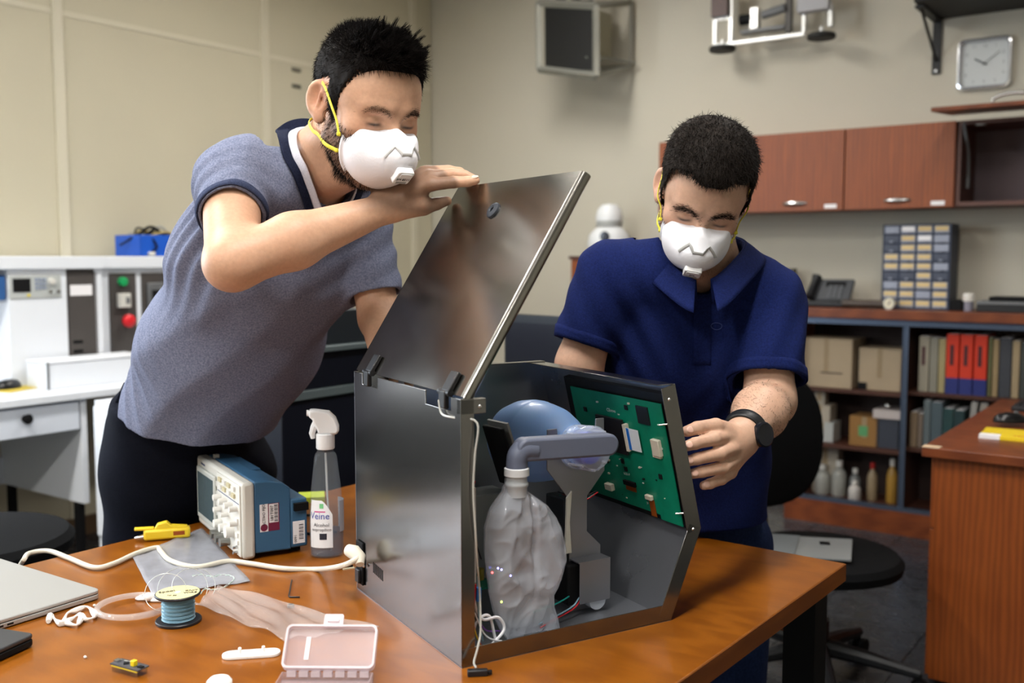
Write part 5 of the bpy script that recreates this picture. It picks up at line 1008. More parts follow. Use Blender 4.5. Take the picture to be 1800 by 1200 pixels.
def respirator(hd, person, valve_txt, vz=-.080, clip=None):
    def mk(P):
        q = hd.loc(P); c = ellp(q, (0, .073, -.046), (.063, .061, .065)); nose = rc(q, (0, .094, .0), (0, .120, -.042), .015, .034); c = smin(c, nose, .025)
        cut = .055 - q[:, 1] + .0 * q[:, 2] + np.maximum(0, q[:, 2] + .02) * .45; rim = smax(ellp(q, (0, .069, -.046), (.068, .063, .070)), np.abs(cut + .002) - .0035, .002)
        d = smax(c, cut, .004); d = smin(d, rim, .004); d = smax(d, q[:, 2] + .0105 - .013 * np.exp(-(q[:, 0] / .015) ** 2), .005); return d * f32(hd.sc)
    lo = hd.c - .2; hi = hd.c + .2; X, Q = surf(mk, lo, hi, .0024, 2); o = mesh_from('respirator_mask', X, Q, maskm, person)
    base = person.matrix_world.translation
    def onto(ps, off=.0015): return [Vector(q) - base for q in to_surf(mk, off, 14)(np.array([hd.wld(p) for p in ps]).astype(f32)).astype(float)]
    cl = onto([(x, .14, z) for x, z in ((-.036, -.034), (-.028, -.022), (-.020, -.012), (-.013, -.020), (-.006, -.030), (.006, -.030), (.013, -.020), (.020, -.012), (.028, -.022), (.036, -.034))])
    MB().tube(smoothpath(cl, 1), .0030, 8, flat=.35, up=Vector(hd.f)).build('nose_clip', clip or clipm, o)
    vc = onto([(0, .16, vz)], .001)[0]; vn = Vector(hd.f * .86 - hd.u * .5).normalized(); vr = Vector(hd.r); X4 = XF(vc, -vr, Vector(hd.u)); X4 = Matrix((-vr, vn.cross(-vr), vn)).transposed().to_4x4(); X4.translation = vc
    v = MB().prism(rrect(.031, .030, .004), -.006, .006, X4).build('valve', valvem, o, bev=.0015); MB().prism(rrect(.023, .010, .002), .006, .008, X4 @ Matrix.Translation((0, .008, 0))).build('valve_hood', valvem, o, bev=.001)
    text('valve_print', valve_txt, (.0075), vink, o, X4 @ Matrix.Translation((0, -.003, .0064)))
    for k_ in range(3): MB().prism([(-.010, -.0005), (.010, -.0005), (.010, .0005), (-.010, .0005)], .006, .0066, X4 @ Matrix.Translation((0, -.009 + k_ * -.0018, 0))).build('valve_rib', clipm, o)
    return o, mk, onto
def straps(hd, person, mask, headf, upper, lower):
    base = person.matrix_world.translation
    def pull(ps): return [Vector(q) - base for q in to_surf(headf, .0045, 10)(np.array([hd.wld(p) for p in ps]).astype(f32)).astype(float)]
    for path in (upper, lower):
        for sgn in (-1, 1):
            pp = smoothpath(pull([(sgn * a, b, c) for a, b, c in path]), 5); MB().tube(pp, .0034, 8, flat=.35, up=Vector(hd.r) * sgn).build('strap', strapm, mask)
            MB().box(pp[0], (.007, .007, .007)).build('strap_staple', strapm, mask, bev=.002)
UP_STRAP = [(.062, .056, -.031), (.067, .044, -.014), (.073, .026, .006), (.077, .008, .022), (.074, -.012, .028)]
LO_STRAP = [(.056, .056, -.062), (.066, .02, -.062), (.062, -.02, -.062), (.055, -.05, -.066), (.03, -.075, -.07), (0, -.085, -.07)]
HAIR = M('hair_dark', (19, 15, 13), .75, spec=.12, var=.25, vscale=120); HAIR2 = M('hair_brown', (28, 22, 18), .7, spec=.18, var=.25, vscale=120)
def frame_rs(F_): F_ = nrm((F_[0], F_[1], 0)); return np.array([F_[1], -F_[0], 0]), F_
# ================================================================== person with the grey shirt
def man_one():
    p0 = Dn(330, 780, 2.22); per = thing('person', 'man in a grey blue shirt and white respirator holding up the metal lid', 'person', (p0[0], p0[1], 0))
    R, Fw = frame_rs((.766, -.643)); hd = Head(Dn(642, 187, 1.78), (.573, -.683, -.454), (.292, -.348, .891), 1.05)
    T0_, T1, T2, T3, NB = Dn(345, 745, 2.17), Dn(412, 600, 2.08), Dn(480, 450, 2.0), Dn(520, 345, 1.95), Dn(553, 285, 1.925)
    Rs, Re, Rw = Dn(408, 322, 1.80), Dn(408, 462, 1.64), Dn(684, 364, 1.752)
    Ls, Le, Lw = Dn(628, 362, 2.06), Dn(668, 560, 2.0), np.array([-.235, 1.865, 1.128])
    ax = nrm(T3 - T0_); lat = nrm(R - ax * (R @ ax)); fr = np.cross(ax, lat); fr = fr if fr @ Fw > 0 else -fr
    h = lambda x, y, Y: Dn(x, y, Y)
    fing = [([h(761, 324, 1.738), h(797, 320, 1.733), h(822, 319, 1.730), h(836, 317, 1.729)], [.0115, .0105, .009, .0078]), ([h(759, 311, 1.757), h(794, 306, 1.757), h(816, 308, 1.756), h(830, 313, 1.754)], [.0115, .0102, .009, .0078]),
            ([h(752, 302, 1.775), h(788, 300, 1.776), h(808, 303, 1.776), h(820, 310, 1.772)], [.011, .0098, .0088, .0075]), ([h(744, 302, 1.79), h(772, 300, 1.794), h(788, 304, 1.794), h(798, 311, 1.79)], [.010, .009, .008, .007]), ([h(700, 368, 1.75), h(745, 364, 1.757), h(768, 358, 1.765), h(786, 353, 1.772)], [.019, .0145, .011, .0085])]
    palm = [(h(678, 363, 1.755), h(757, 322, 1.742), .022, .0125), (h(678, 360, 1.757), h(754, 311, 1.757), .022, .0125), (h(678, 356, 1.76), h(748, 304, 1.773), .021, .0118), (h(680, 355, 1.765), h(742, 305, 1.787), .02, .011), (h(690, 368, 1.752), h(742, 358, 1.752), .020, .016)]
    lf, lp = gen_hand(Lw, (.28, -.93, .10), (0, 0, 1), -1, .45)
    arms = lambda P: np.minimum(smin(rc(P, Rs, Re, .052, .043), smin(rc(P, Re, Re * .62 + Rw * .38, .043, .045), rc(P, Re * .62 + Rw * .38, Rw, .045, .024), .02), .022), smin(rc(P, Ls, Le, .05, .04), rc(P, Le, Lw, .04, .027), .02))
    nk0, nk1 = hd.wld((0, -.018, -.045)), NB - ax * .01
    def torso(P, g=0): 
        d = ec(P, T0_, T1, .125 + g, .132 + g, lat, 1.32); d = smin(d, ec(P, T1, T2, .132 + g, .128 + g, lat, 1.32, 1.36), .04); return smin(d, ec(P, T2, T3, .125 + g, .085 + g, lat, 1.4, 1.75), .06)
    def neck(P): return smin(rc(P, nk0, nk1, .057, .064), rc(P, hd.wld((0, .045, -.088)), nk1 + fr * .03, .028, .05), .03)
    def body(P):
        d = smin(hd.d(P), neck(P), .018); d = smin(d, ec(P, T1 + ax * .05, T3, .09, .07, lat, 1.4, 1.75), .04); d = smin(d, arms(P), .02); d = smin(d, hand_sdf(P, lf, lp, .005), .014); return smin(d, hand_sdf(P, fing, palm), .014)
    lo = np.minimum.reduce([T0_ - .25, Rs - .1, hd.c - .2, Re - .1, Lw - .1, lf[0][0][3] - .05, lf[1][0][3] - .05]); hi = np.maximum.reduce([hd.c + .2, fing[0][0][3] + .05, Ls + .1, T0_ + .2, Le + .1])
    X, Q = surf(body, lo, hi, .0026, 2)
    beard = lambda q: .62 * clamp01((-.012 - q[:, 2] - np.maximum(0, np.abs(q[:, 0]) - .075) * 3) / .02) * clamp01((q[:, 1] + .005 - np.maximum(0, -.08 - q[:, 2]) * 0) / .012) * clamp01((.135 + q[:, 2]) / .02) + .5 * clamp01(1 - np.abs(q[:, 1] - .02) / .016) * clamp01((q[:, 2] + .03) / .01) * clamp01((.03 - q[:, 2]) / .02) * (np.abs(q[:, 0]) > .05)
    col = skin_tone(X, (200, 158, 130), hd, (52, 36, 28), beard)
    mesh_from('body', X, Q, tone_mat('skin_warm', .48, .12, .12, 160), per, col)
    # nails
    nail = M('nail', (228, 186, 168), .3)
    for pts, rs in fing[:1]:
        a, b = pts[2], pts[3]; dirv = nrm(b - a); upv = nrm(np.array([-.1, -.45, .9])); upv = nrm(upv - dirv * (upv @ dirv)); c = b + upv * .0066 - dirv * .001
        Rn = Matrix((dirv, np.cross(upv, dirv), upv)).transposed(); MB().ell(Vector(c) - per.matrix_world.translation, (.0075, .0055, .0018), Rn, 14, 8).build('nail', nail, per)
    # hair
    def hr(P):
        q = hd.loc(P); m = hair_mask(q, .090, .068); top = clamp01((q[:, 2] - .06) / .05); fro = clamp01((q[:, 1] + .02) / .08); th = .0035 + .004 * top + .006 * top * fro; k = clamp01(m / .016 + .5)
        n = wave(q * 1.0, 3, 160, 5) * .0025 + wave(q, 5, 420, 5) * .0012; return np.maximum(hd.d(P, ears=False, fine=False) - (th * k - .006 * (1 - k) + n * k).astype(f32), (-m - .016) * .7)
    X, Q = surf(hr, hd.c - .2, hd.c + .2, .0026, 1); ho = mesh_from('hair', X, Q, HAIR, per)
    q = hd.loc(X.astype(f32)); g = grad(hr, X); ok = np.where(hair_mask(q, .090, .068) > .002)[0]; idx = rng.choice(ok, 14000); qq = q[idx]
    top = clamp01((qq[:, 2] - .065) / .045); fro = clamp01((qq[:, 1] + .03) / .09); ln = (.011 + .001 * top + .009 * top * fro) * rng.uniform(.6, 1.3, len(idx))
    dirs = g[idx] * (.16 + .9 * top)[:, None] + hd.f * (.25 + .35 * fro * top)[:, None] * (top > .05)[:, None] - hd.u * (.8 * (1 - top))[:, None] - hd.f * (.4 * (1 - top))[:, None] + rng.normal(size=(len(idx), 3)) * .28; dirs /= np.linalg.norm(dirs, axis=1)[:, None]
    strands('hair_strands', X[idx] - g[idx] * .002, dirs, ln, np.tile(hd.u * .1 + hd.f * .15, (len(idx), 1)), .0006, HAIR, per)
    # clumps standing up at the front
    cl = ok[(q[ok][:, 1] > .0) & (q[ok][:, 2] > .095)]; idx = rng.choice(cl, 360); d2 = hd.u * .8 + hd.f * .35 + g[idx] * .5 + rng.normal(size=(len(idx), 3)) * .3; d2 /= np.linalg.norm(d2, axis=1)[:, None]
    strands('hair_strands', X[idx], d2, rng.uniform(.008, .020, len(idx)), np.tile(hd.f * .5, (len(idx), 1)), .0009, HAIR, per, 5)
    rt, tp = [], []
    for ci in rng.choice(cl, 90):
        dd = hd.u * .75 + hd.f * .45 + g[ci] * .5 + rng.normal(size=3) * .28; tip = X[ci] + nrm(dd) * rng.uniform(.014, .032); nb = cl[np.linalg.norm(X[cl] - X[ci], axis=1) < .0085]
        for q_ in rng.choice(nb, 16): rt.append(X[q_] - g[q_] * .002); tp.append(tip + rng.normal(size=3) * .0016)
    rt, tp = np.array(rt), np.array(tp); dv = tp - rt; ln = np.linalg.norm(dv, axis=1); strands('hair_strands', rt, dv / ln[:, None], ln, np.tile(hd.f * .12, (len(rt), 1)), .0008, HAIR, per, 4)
    # beard and brow hair
    Xb, _ = surf(lambda P: smin(hd.d(P), neck(P), .018), hd.c - .2, hd.c + .2, .0032, 1); qb = hd.loc(Xb.astype(f32)); pr = beard(qb) * (hd.loc(Xb.astype(f32))[:, 2] > -.13); gb = grad(lambda P: hd.d(P), Xb)
    idx = rng.choice(len(Xb), 4200, p=pr / pr.sum()); db = gb[idx] * .6 - hd.u * .7 + hd.f * .1 + rng.normal(size=(len(idx), 3)) * .2; db /= np.linalg.norm(db, axis=1)[:, None]; strands('beard', Xb[idx] - gb[idx] * .001, db, rng.uniform(.004, .010, len(idx)) , -np.tile(hd.u * .3, (len(idx), 1)), .00042, HAIR, per, 3)
    pr = np.exp(-((np.abs(qb[:, 0]) - .031) / .019) ** 4) * np.exp(-((qb[:, 2] - .027 + 20 * (np.abs(qb[:, 0]) - .03) ** 2) / .0042) ** 2) * (qb[:, 1] > .06); idx = rng.choice(len(Xb), 420, p=pr / pr.sum()); lat_s = np.sign(qb[idx][:, 0])[:, None] * hd.r
    db = gb[idx] * .35 + lat_s * .8 + hd.u * .2 + rng.normal(size=(len(idx), 3)) * .2; db /= np.linalg.norm(db, axis=1)[:, None]; strands('eyebrow', Xb[idx], db, rng.uniform(.003, .006, len(idx)), -np.tile(hd.u * .2, (len(idx), 1)), .00028, HAIR, per, 3)
    eye_m = M('eye_white', (205, 196, 190), .15); iris = M('iris_dark', (24, 14, 10), .1)
    for sx in (-1, 1):
        ec_ = hd.wld((sx * .032, .0775, .002)); e = MB().ell(Vector(ec_) - per.matrix_world.translation, (.0092 * hd.sc,) * 3, None, 18, 12).build('eye', eye_m, per); ic = Vector(hd.wld((sx * .032, .0822, -.0012))) - per.matrix_world.translation; MB().ell(ic, (.0044,) * 3, None, 14, 10).build('iris', iris, e)
    # shirt
    sl_end = Rs + (Re - Rs) * .42; sl_dir = nrm(Re - Rs); ls_end = Ls + (Le - Ls) * .80; ls_dir = nrm(Le - Ls)
    ha, hb = Dn(205, 668, 2.22), Dn(440, 792, 2.06); hem_o = (ha + hb) / 2; hem_n = nrm(np.cross(hb - ha, lat)); hem_n = hem_n if hem_n[2] < 0 else -hem_n
    def folds(P):
        fold = wave(P, 11, 26, 4) * .5 + np.sin(P @ (lat * 16 + ax * 30 + fr * 20).astype(f32) + 3 * wave(P, 2, 12, 3)) * .5
        arm_f = np.exp(-(np.linalg.norm(P - (Rs - ax * .1 + fr * .02).astype(f32), axis=1) / .13) ** 2) * np.sin((P @ (sl_dir * .6 + fr * .8).astype(f32)) * 150) * .004
        low = clamp01(((T1 + T0_) / 2 - P) @ ax.astype(f32) / .2 + .5); arm2 = np.exp(-(np.linalg.norm(P - (Ls - ax * .08).astype(f32), axis=1) / .16) ** 2) * np.sin((P @ (ls_dir * .9 - lat * .5).astype(f32)) * 130) * .005
        u_ = P @ (lat * 22 - fr * 14).astype(f32) + P @ (ax * 9).astype(f32) + 1.6 * wave(P, 17, 9, 3); drape = (np.sqrt(np.sin(u_) ** 2 + .06) - .6) * (.006 + .004 * low); v_ = P @ (ax * 30 + fr * 26).astype(f32) + 2 * wave(P, 18, 11, 3); cre = (np.sqrt(np.sin(v_ * 1.5) ** 2 + .03) - .5) * .0048 * clamp01(wave(P, 19, 9, 3) * 2 + .2)
        return (fold * (.0015 + .001 * low) + drape + cre + arm_f + arm2).astype(f32)
    def trunk(P):
        d = torso(P, .012); yoke = smin(rc(P, Rs + ax * .005, NB - ax * .03, .062, .062), rc(P, Ls + ax * .005, NB - ax * .03, .058, .062), .03); yoke = smin(yoke, rc(P, Dn(425, 298, 1.83), Dn(528, 300, 1.93), .058, .062), .03); return smin(d, yoke, .05)
    def slr(P): return rc(P, Rs, Rs + (Re - Rs) * .55, .062, .059)
    def sll(P): return rc(P, Ls, Ls + (Le - Ls) * 1.02, .062, .056)
    def shirt0(P): return smin(smin(trunk(P), slr(P), .035), sll(P), .03) + folds(P)
    def shirt(P):
        fo = folds(P); c = (P - hem_o.astype(f32)) @ hem_n.astype(f32); t_ = trunk(P) + fo; t2 = smax(t_, c, .003)
        c1 = (P - sl_end.astype(f32)) @ sl_dir.astype(f32); c2 = (P - ls_end.astype(f32)) @ ls_dir.astype(f32); r_, l_ = slr(P) + fo, sll(P) + fo
        d = smin(smin(t2, np.maximum(r_, c1), .03), np.maximum(l_, c2), .03)
        hol = np.minimum(np.minimum(np.maximum(t_ + .006, -c - .03), np.maximum(r_ + .007, -c1 - .03)), np.maximum(l_ + .007, -c2 - .03)); d = np.maximum(d, -hol)
        cu = np.where(np.linalg.norm(P - NB.astype(f32), axis=1) < .13, (P - NB.astype(f32)) @ nrm(ax * .8 - fr * .6).astype(f32) - .018, -1.0); d = np.maximum(np.maximum(d, cu), -(neck(P) - .010))
        return np.maximum(d, -rc(P, NB - ax * .02 + fr * .05, NB - ax * .115 + fr * .135, .034, .004))
    lo2 = np.minimum.reduce([T0_ - .3, Rs - .15, Re - .1]); hi2 = np.maximum.reduce([Ls + .2, T0_ + .25, NB + .15, Le + .12])
    X, Q = surf(shirt, lo2, hi2, .0031, 2); grey = cloth_mat('heather_grey', (94, 100, 124), (130, 136, 158), 300)
    so = mesh_from('shirt', X, Q, grey, per)
    navy = cloth_mat('collar_navy', (22, 26, 44), (34, 40, 62), 300); inner = cloth_mat('placket_pale', (196, 198, 214), (222, 222, 232), 500, bump=.1); trim = cloth_mat('cuff_trim', (26, 32, 54), (70, 78, 104), 900)
    base = per.matrix_world.translation
    # sleeve cuff: dark band on the near sleeve
    u1 = nrm(np.cross(sl_dir, [0, 0, 1])); u2 = np.cross(sl_dir, u1)
    def cuff(u, v): a = 2 * math.pi * u; return sl_end - sl_dir * (.002 + .014 * (1 - v)) + (u1 * math.cos(a) + u2 * math.sin(a)) * .058
    pgrid(cuff, 48, 2, to_surf(shirt0, .0015, 6), base).build('cuff', trim, so, solid=.003)
    # collar: navy outer leaf and pale inner stand around the neck
    nax = nrm(hd.wld((0, -.02, -.06)) - NB); latn = nrm(R - nax * (R @ nax)); frn = np.cross(nax, latn); frn = frn if frn @ Fw > 0 else -frn
    def ring(phi, r): c = math.cos(phi); drop = max(0, c) ** 1.6; return NB + nax * (.035 - .03 * drop) + frn * (r * c * (1 + .25 * drop) + .010 + .03 * drop) + latn * (r * math.sin(phi) * (1 - .35 * drop))
    def settle(lift):
        def pr(p):
            p0_ = p; n32 = nax.astype(f32)
            for _ in range(14): p = p - (np.clip(shirt0(p) - lift, -.02, .02)[:, None] * nax * .8).astype(f32)
            dsp = (p - p0_) @ n32; lim = np.where((p0_ - NB.astype(f32)) @ frn.astype(f32) < .02, -.040, -.12); return p0_ + np.maximum(dsp, lim)[:, None] * n32
        return pr
    ph = lambda u: math.radians(20 + 320 * u)
    def stand(p):
        p = settle(.001)(p); k_ = np.tile(np.linspace(0, 1, 5), 91)[:, None]; return p + (nax * .016 * (1 - k_)).astype(f32)
    pgrid(lambda u, v: ring(ph(u), .071 + .010 * v), 90, 4, stand, base).build('collar_stand', inner, so, solid=.003)
    pgrid(lambda u, v: ring(ph(u), .081 + .017 * v), 90, 5, settle(.005), base).build('collar', navy, so, solid=.003)
    # placket
    def pk(u, v): a = NB - ax * .05 + fr * .06; b = NB - ax * .105 + fr * .085; return a + (b - a) * v + lat * (.014 - .028 * u)
    def pkp(p):
        for _ in range(10): p = p - ((shirt0(p) - .002)[:, None] * fr).astype(f32)
        return p
    pgrid(pk, 4, 14, pkp, base).build('placket', inner, so, solid=.002)
    for v in (.12, .5, .85):
        c = Vector(pkp(np.array([pk(.6, v)]).astype(f32))[0].astype(float)) - base; n_ = Vector(fr); X4 = Matrix((Vector(lat), n_.cross(Vector(lat)), n_)).transposed(); MB().lathe([(.0062, 0), (.006, .002), (.004, .003), (.0, .0022)], c, X4, 16).build('button', M('button_black', (20, 22, 34), .3), so)
    # trousers
    hr_, hl_ = Dn(262, 800, 2.20), Dn(408, 830, 2.34); wst = Dn(325, 705, 2.20)
    kr, kl = hr_ + np.array([-.06, .06, -.42]), hl_ + np.array([-.04, .05, -.40]); fr_, fl_ = np.array([kr[0] - .03, kr[1] + .06, .06]), np.array([kl[0] - .02, kl[1] + .05, .06])
    def trs(P):
        d = ec(P, wst, (hr_ + hl_) / 2, .125, .13, lat, 1.3); d = smin(d, rc(P, hr_, kr, .098, .072), .06); d = smin(d, rc(P, hl_, kl, .098, .072), .06); d = smin(d, rc(P, kr, fr_, .072, .06), .03); d = smin(d, rc(P, kl, fl_, .072, .06), .03)
        d = d + (np.sin(P @ A3((30, 20, 46)) + 2 * wave(P, 8, 14, 3)) * .003 + wave(P, 9, 40, 4) * .0025).astype(f32)
        pocket = rc(P, hr_ + np.array([-.09, -.06, .12]), hr_ + np.array([-.055, -.11, -.05]), .0035, .0035); d = np.maximum(d, -pocket); wc_ = (P - (wst + ax * .02).astype(f32)) @ nrm(ax + np.array([-.3, 0, .6])).astype(f32); return np.maximum(np.maximum(d, wc_), .075 - P[:, 2])
    X, Q = surf(trs, np.minimum.reduce([hr_ - .3, fr_ - .2]) * [1, 1, 0], np.maximum.reduce([hl_ + .25, wst + .2]), .0052, 2); to = mesh_from('trousers', X, Q, cloth_mat('trouser_navy', (11, 14, 24), (17, 20, 32), 300), per)
    for fp in (fr_, fl_):
        MB().ell(Vector(fp) + Vector((.05, -.06, -.015)) - base, (.05, .13, .045), rotm(0, 0, 40)).build('shoe', softblack, per)
    MB().box(Vector(Dn(213, 690, 2.12)) - base, (.008, .014, .045), rotm(0, 25, 20)).build('belt_loop', MATS['trouser_navy'], to, bev=.002)
    mo, mk, onto = respirator(hd, per, '3M 8511', -.062, M('clip_pale', (208, 208, 208), .5)); straps(hd, per, mo, lambda P: smin(smin(np.minimum(hd.d(P, ears=False), hr(P)), neck(P), .02), mk(P) - .0005, .002), UP_STRAP, LO_STRAP)
    return per
# ================================================================== person with the navy shirt
def man_two():
    p0 = Dn(1210, 900, 2.14); per = thing('person', 'man in a navy polo shirt and white respirator gripping the box edge', 'person', (p0[0], p0[1], 0))
    R, Fw = frame_rs((-.15, -.99)); f_ = np.array([-.150, -.772, -.616]); u_ = np.array([.106, -.631, .768]); em = Dn(1236, 384, 1.80); hd = Head(em - nrm(f_) * .088 - nrm(u_) * .010, f_, u_, .99, False)
    T0_, T1, T2, T3, NB = Dn(1212, 930, 2.14), Dn(1210, 780, 2.11), Dn(1208, 610, 2.04), Dn(1212, 500, 1.985), Dn(1232, 440, 1.945)
    Rs, Re, Rw = Dn(1072, 482, 1.985), Dn(1018, 640, 1.965), Dn(1048, 735, 2.0)
    Ls, Le, Lw = Dn(1348, 528, 1.955), Dn(1353, 704, 1.87), Dn(1300, 768, 1.69)
    ax = nrm(T3 - T0_); lat = nrm(R - ax * (R @ ax)); fr = np.cross(ax, lat); fr = fr if fr @ Fw > 0 else -fr; h = Dn
    fing = [([h(1274, 768, 1.655), h(1256, 771, 1.612), h(1222, 779, 1.583), h(1206, 784, 1.572)], [.0125, .0112, .0098, .0085]), ([h(1286, 788, 1.655), h(1266, 797, 1.612), h(1226, 806, 1.586), h(1207, 811, 1.576)], [.0125, .0112, .0098, .0085]),
            ([h(1287, 810, 1.66), h(1272, 821, 1.62), h(1234, 829, 1.594), h(1216, 833, 1.584)], [.012, .0106, .0094, .0082]), ([h(1284, 830, 1.668), h(1268, 842, 1.632), h(1248, 850, 1.612), h(1237, 853, 1.604)], [.011, .0096, .0086, .0076]),
            ([h(1292, 762, 1.685), h(1258, 748, 1.645), h(1226, 752, 1.612), h(1207, 758, 1.598)], [.0165, .0128, .0112, .0092])]
    palm = [(h(1302, 768, 1.695), h(1276, 768, 1.658), .025, .0135), (h(1303, 772, 1.695), h(1286, 788, 1.657), .025, .0135), (h(1303, 778, 1.698), h(1286, 810, 1.662), .024, .013), (h(1302, 782, 1.70), h(1282, 829, 1.67), .022, .012), (h(1298, 766, 1.69), h(1268, 758, 1.66), .02, .015)]
    rf, rp = gen_hand(Rw, (.15, -.15, -1), (-.2, -1, 0), 1, .3)
    arms = lambda P: np.minimum(smin(rc(P, Ls, Le, .049, .046), smin(rc(P, Le, Le * .65 + Lw * .35, .046, .047), rc(P, Le * .65 + Lw * .35, Lw, .047, .028), .02), .02), smin(rc(P, Rs, Re, .054, .044), rc(P, Re, Rw, .044, .03), .02))
    nk0, nk1 = hd.wld((0, -.018, -.045)), NB - ax * .01
    def torso(P, g=0):
        d = ec(P, T0_, T1, .118 + g, .118 + g, lat, 1.25); d = smin(d, ec(P, T1, T2, .118 + g, .125 + g, lat, 1.22, 1.25), .04); return smin(d, ec(P, T2, T3, .122 + g, .085 + g, lat, 1.3, 1.6), .06)
    def neck(P): return smin(rc(P, nk0, nk1, .06, .07), rc(P, hd.wld((0, .045, -.085)), nk1 + fr * .03, .03, .05), .03)
    def body(P):
        d = smin(hd.d(P), neck(P), .018); d = smin(d, ec(P, T1 + ax * .05, T3, .085, .07, lat, 1.3, 1.6), .04); d = smin(d, arms(P), .02); d = smin(d, hand_sdf(P, rf, rp, .005), .014); return smin(d, hand_sdf(P, fing, palm, .005), .014)
    lo = np.minimum.reduce([T0_ - .25, Rs - .1, Re - .12, fing[0][0][3] - .05, fing[3][0][3] - .05, rf[1][0][3] - .05]); hi = np.maximum.reduce([hd.c + .22, Ls + .12, T0_ + .2, Rw + .1, Le + .1])
    X, Q = surf(body, lo, hi, .0026, 2)
    beard = lambda q: .38 * clamp01((-.02 - q[:, 2]) / .02) * clamp01((q[:, 1] + .01) / .02) * clamp01((.14 + q[:, 2]) / .03) + .55 * clamp01(1 - np.abs(q[:, 1] - .02) / .016) * clamp01((q[:, 2] + .04) / .01) * clamp01((.03 - q[:, 2]) / .02) * (np.abs(q[:, 0]) > .05)
    col = skin_tone(X, (206, 166, 142), hd, (60, 44, 36), beard); mesh_from('body', X, Q, tone_mat('skin_light', .48, .12, .12, 160), per, col)
    base = per.matrix_world.translation; nail = M('nail', (228, 186, 168), .3)
    for pts, rs in fing:
        a, b = pts[2], pts[3]; dv = nrm(b - a); upv = nrm(np.array([-.05, -1, .35])); upv = nrm(upv - dv * (upv @ dv)); c = b + upv * (rs[3] - .0014) - dv * .002; Rn = Matrix((dv, np.cross(upv, dv), upv)).transposed(); MB().ell(Vector(c) - base, (.0075, .0058, .002), Rn, 14, 8).build('nail', nail, per)
    def line(q): return .094 - .020 * clamp01(1 - np.abs(q[:, 0] - .0) / .03) + 0 * q[:, 0]
    def hm(q): return hair_mask(q, .078, .062) - .012 * clamp01((np.abs(q[:, 0]) - .022) / .02) * (q[:, 1] > .05)
    def hr(P):
        q = hd.loc(P); m = hm(q); top = clamp01((q[:, 2] - .04) / .06); th = .006 + .013 * top; k = clamp01(m / .014 + .5); n = wave(q, 21, 170, 5) * .002 + wave(q, 22, 420, 5) * .0012; return np.maximum(hd.d(P, ears=False, fine=False) - (th * k - .006 * (1 - k) + n * k).astype(f32), (-m - .016) * .7)
    X, Q = surf(hr, hd.c - .2, hd.c + .2, .0026, 1); mesh_from('hair', X, Q, HAIR2, per); q = hd.loc(X.astype(f32)); g = grad(hr, X); ok = np.where(hm(q) > .001)[0]; idx = rng.choice(ok, 11000); qq = q[idx]; top = clamp01((qq[:, 2] - .05) / .05)
    dirs = g[idx] * (.2 + .25 * top)[:, None] + hd.f * (.8 * top)[:, None] - hd.u * (.9 * (1 - top))[:, None] + rng.normal(size=(len(idx), 3)) * .3; dirs /= np.linalg.norm(dirs, axis=1)[:, None]
    strands('hair_strands', X[idx] - g[idx] * .002, dirs, (.010 + .007 * top) * rng.uniform(.6, 1.3, len(idx)), -g[idx] * .2, .0006, HAIR2, per)
    Xb, _ = surf(lambda P: smin(hd.d(P), neck(P), .018), hd.c - .2, hd.c + .2, .0032, 1); qb = hd.loc(Xb.astype(f32)); gb = grad(lambda P: hd.d(P), Xb)
    pr = np.exp(-((np.abs(qb[:, 0]) - .031) / .020) ** 4) * np.exp(-((qb[:, 2] - .026 + 20 * (np.abs(qb[:, 0]) - .03) ** 2) / .0052) ** 2) * (qb[:, 1] > .06); idx = rng.choice(len(Xb), 700, p=pr / pr.sum()); ls_ = np.sign(qb[idx][:, 0])[:, None] * hd.r; db = gb[idx] * .35 + ls_ * .8 + hd.u * .2 + rng.normal(size=(len(idx), 3)) * .2; db /= np.linalg.norm(db, axis=1)[:, None]; strands('eyebrow', Xb[idx], db, rng.uniform(.003, .007, len(idx)), -np.tile(hd.u * .2, (len(idx), 1)), .00034, HAIR, per, 3)
    pr = beard(qb) + 1e-9; idx = rng.choice(len(Xb), 2600, p=pr / pr.sum()); db = gb[idx] * .6 - hd.u * .6 + rng.normal(size=(len(idx), 3)) * .2; db /= np.linalg.norm(db, axis=1)[:, None]; strands('beard', Xb[idx] - gb[idx] * .001, db, rng.uniform(.003, .006, len(idx)), -np.tile(hd.u * .3, (len(idx), 1)), .0004, HAIR2, per, 3)
    fa, fb = Le * .85 + Lw * .15, Le * .25 + Lw * .75; n_ = 900; tt = rng.uniform(0, 1, n_); an = rng.uniform(0, 6.28, n_); dv = nrm(fb - fa); a1 = nrm(np.cross(dv, [0, 0, 1])); a2 = np.cross(dv, a1); nd_ = a1 * np.cos(an)[:, None] + a2 * np.sin(an)[:, None]; pp = (fa + (fb - fa) * tt[:, None] + nd_ * .04).astype(f32)
    for _ in range(8): pp = pp - (arms(pp)[:, None] * grad(arms, pp)).astype(f32)
    dd = nd_ * .35 + dv + rng.normal(size=(n_, 3)) * .25; dd /= np.linalg.norm(dd, axis=1)[:, None]; strands('arm_hair', pp.astype(float), dd, rng.uniform(.006, .011, n_), np.zeros((n_, 3)), .00022, HAIR2, per, 3)
    eye_m = M('eye_white', (205, 196, 190), .15); iris = M('iris_dark', (24, 14, 10), .1)
    for sx in (-1, 1):
        e = MB().ell(Vector(hd.wld((sx * .032, .0775, .002))) - base, (.0092 * hd.sc,) * 3, None, 18, 12).build('eye', eye_m, per); MB().ell(Vector(hd.wld((sx * .032, .0815, -.0012))) - base, (.0040,) * 3, None, 14, 10).build('iris', iris, e)
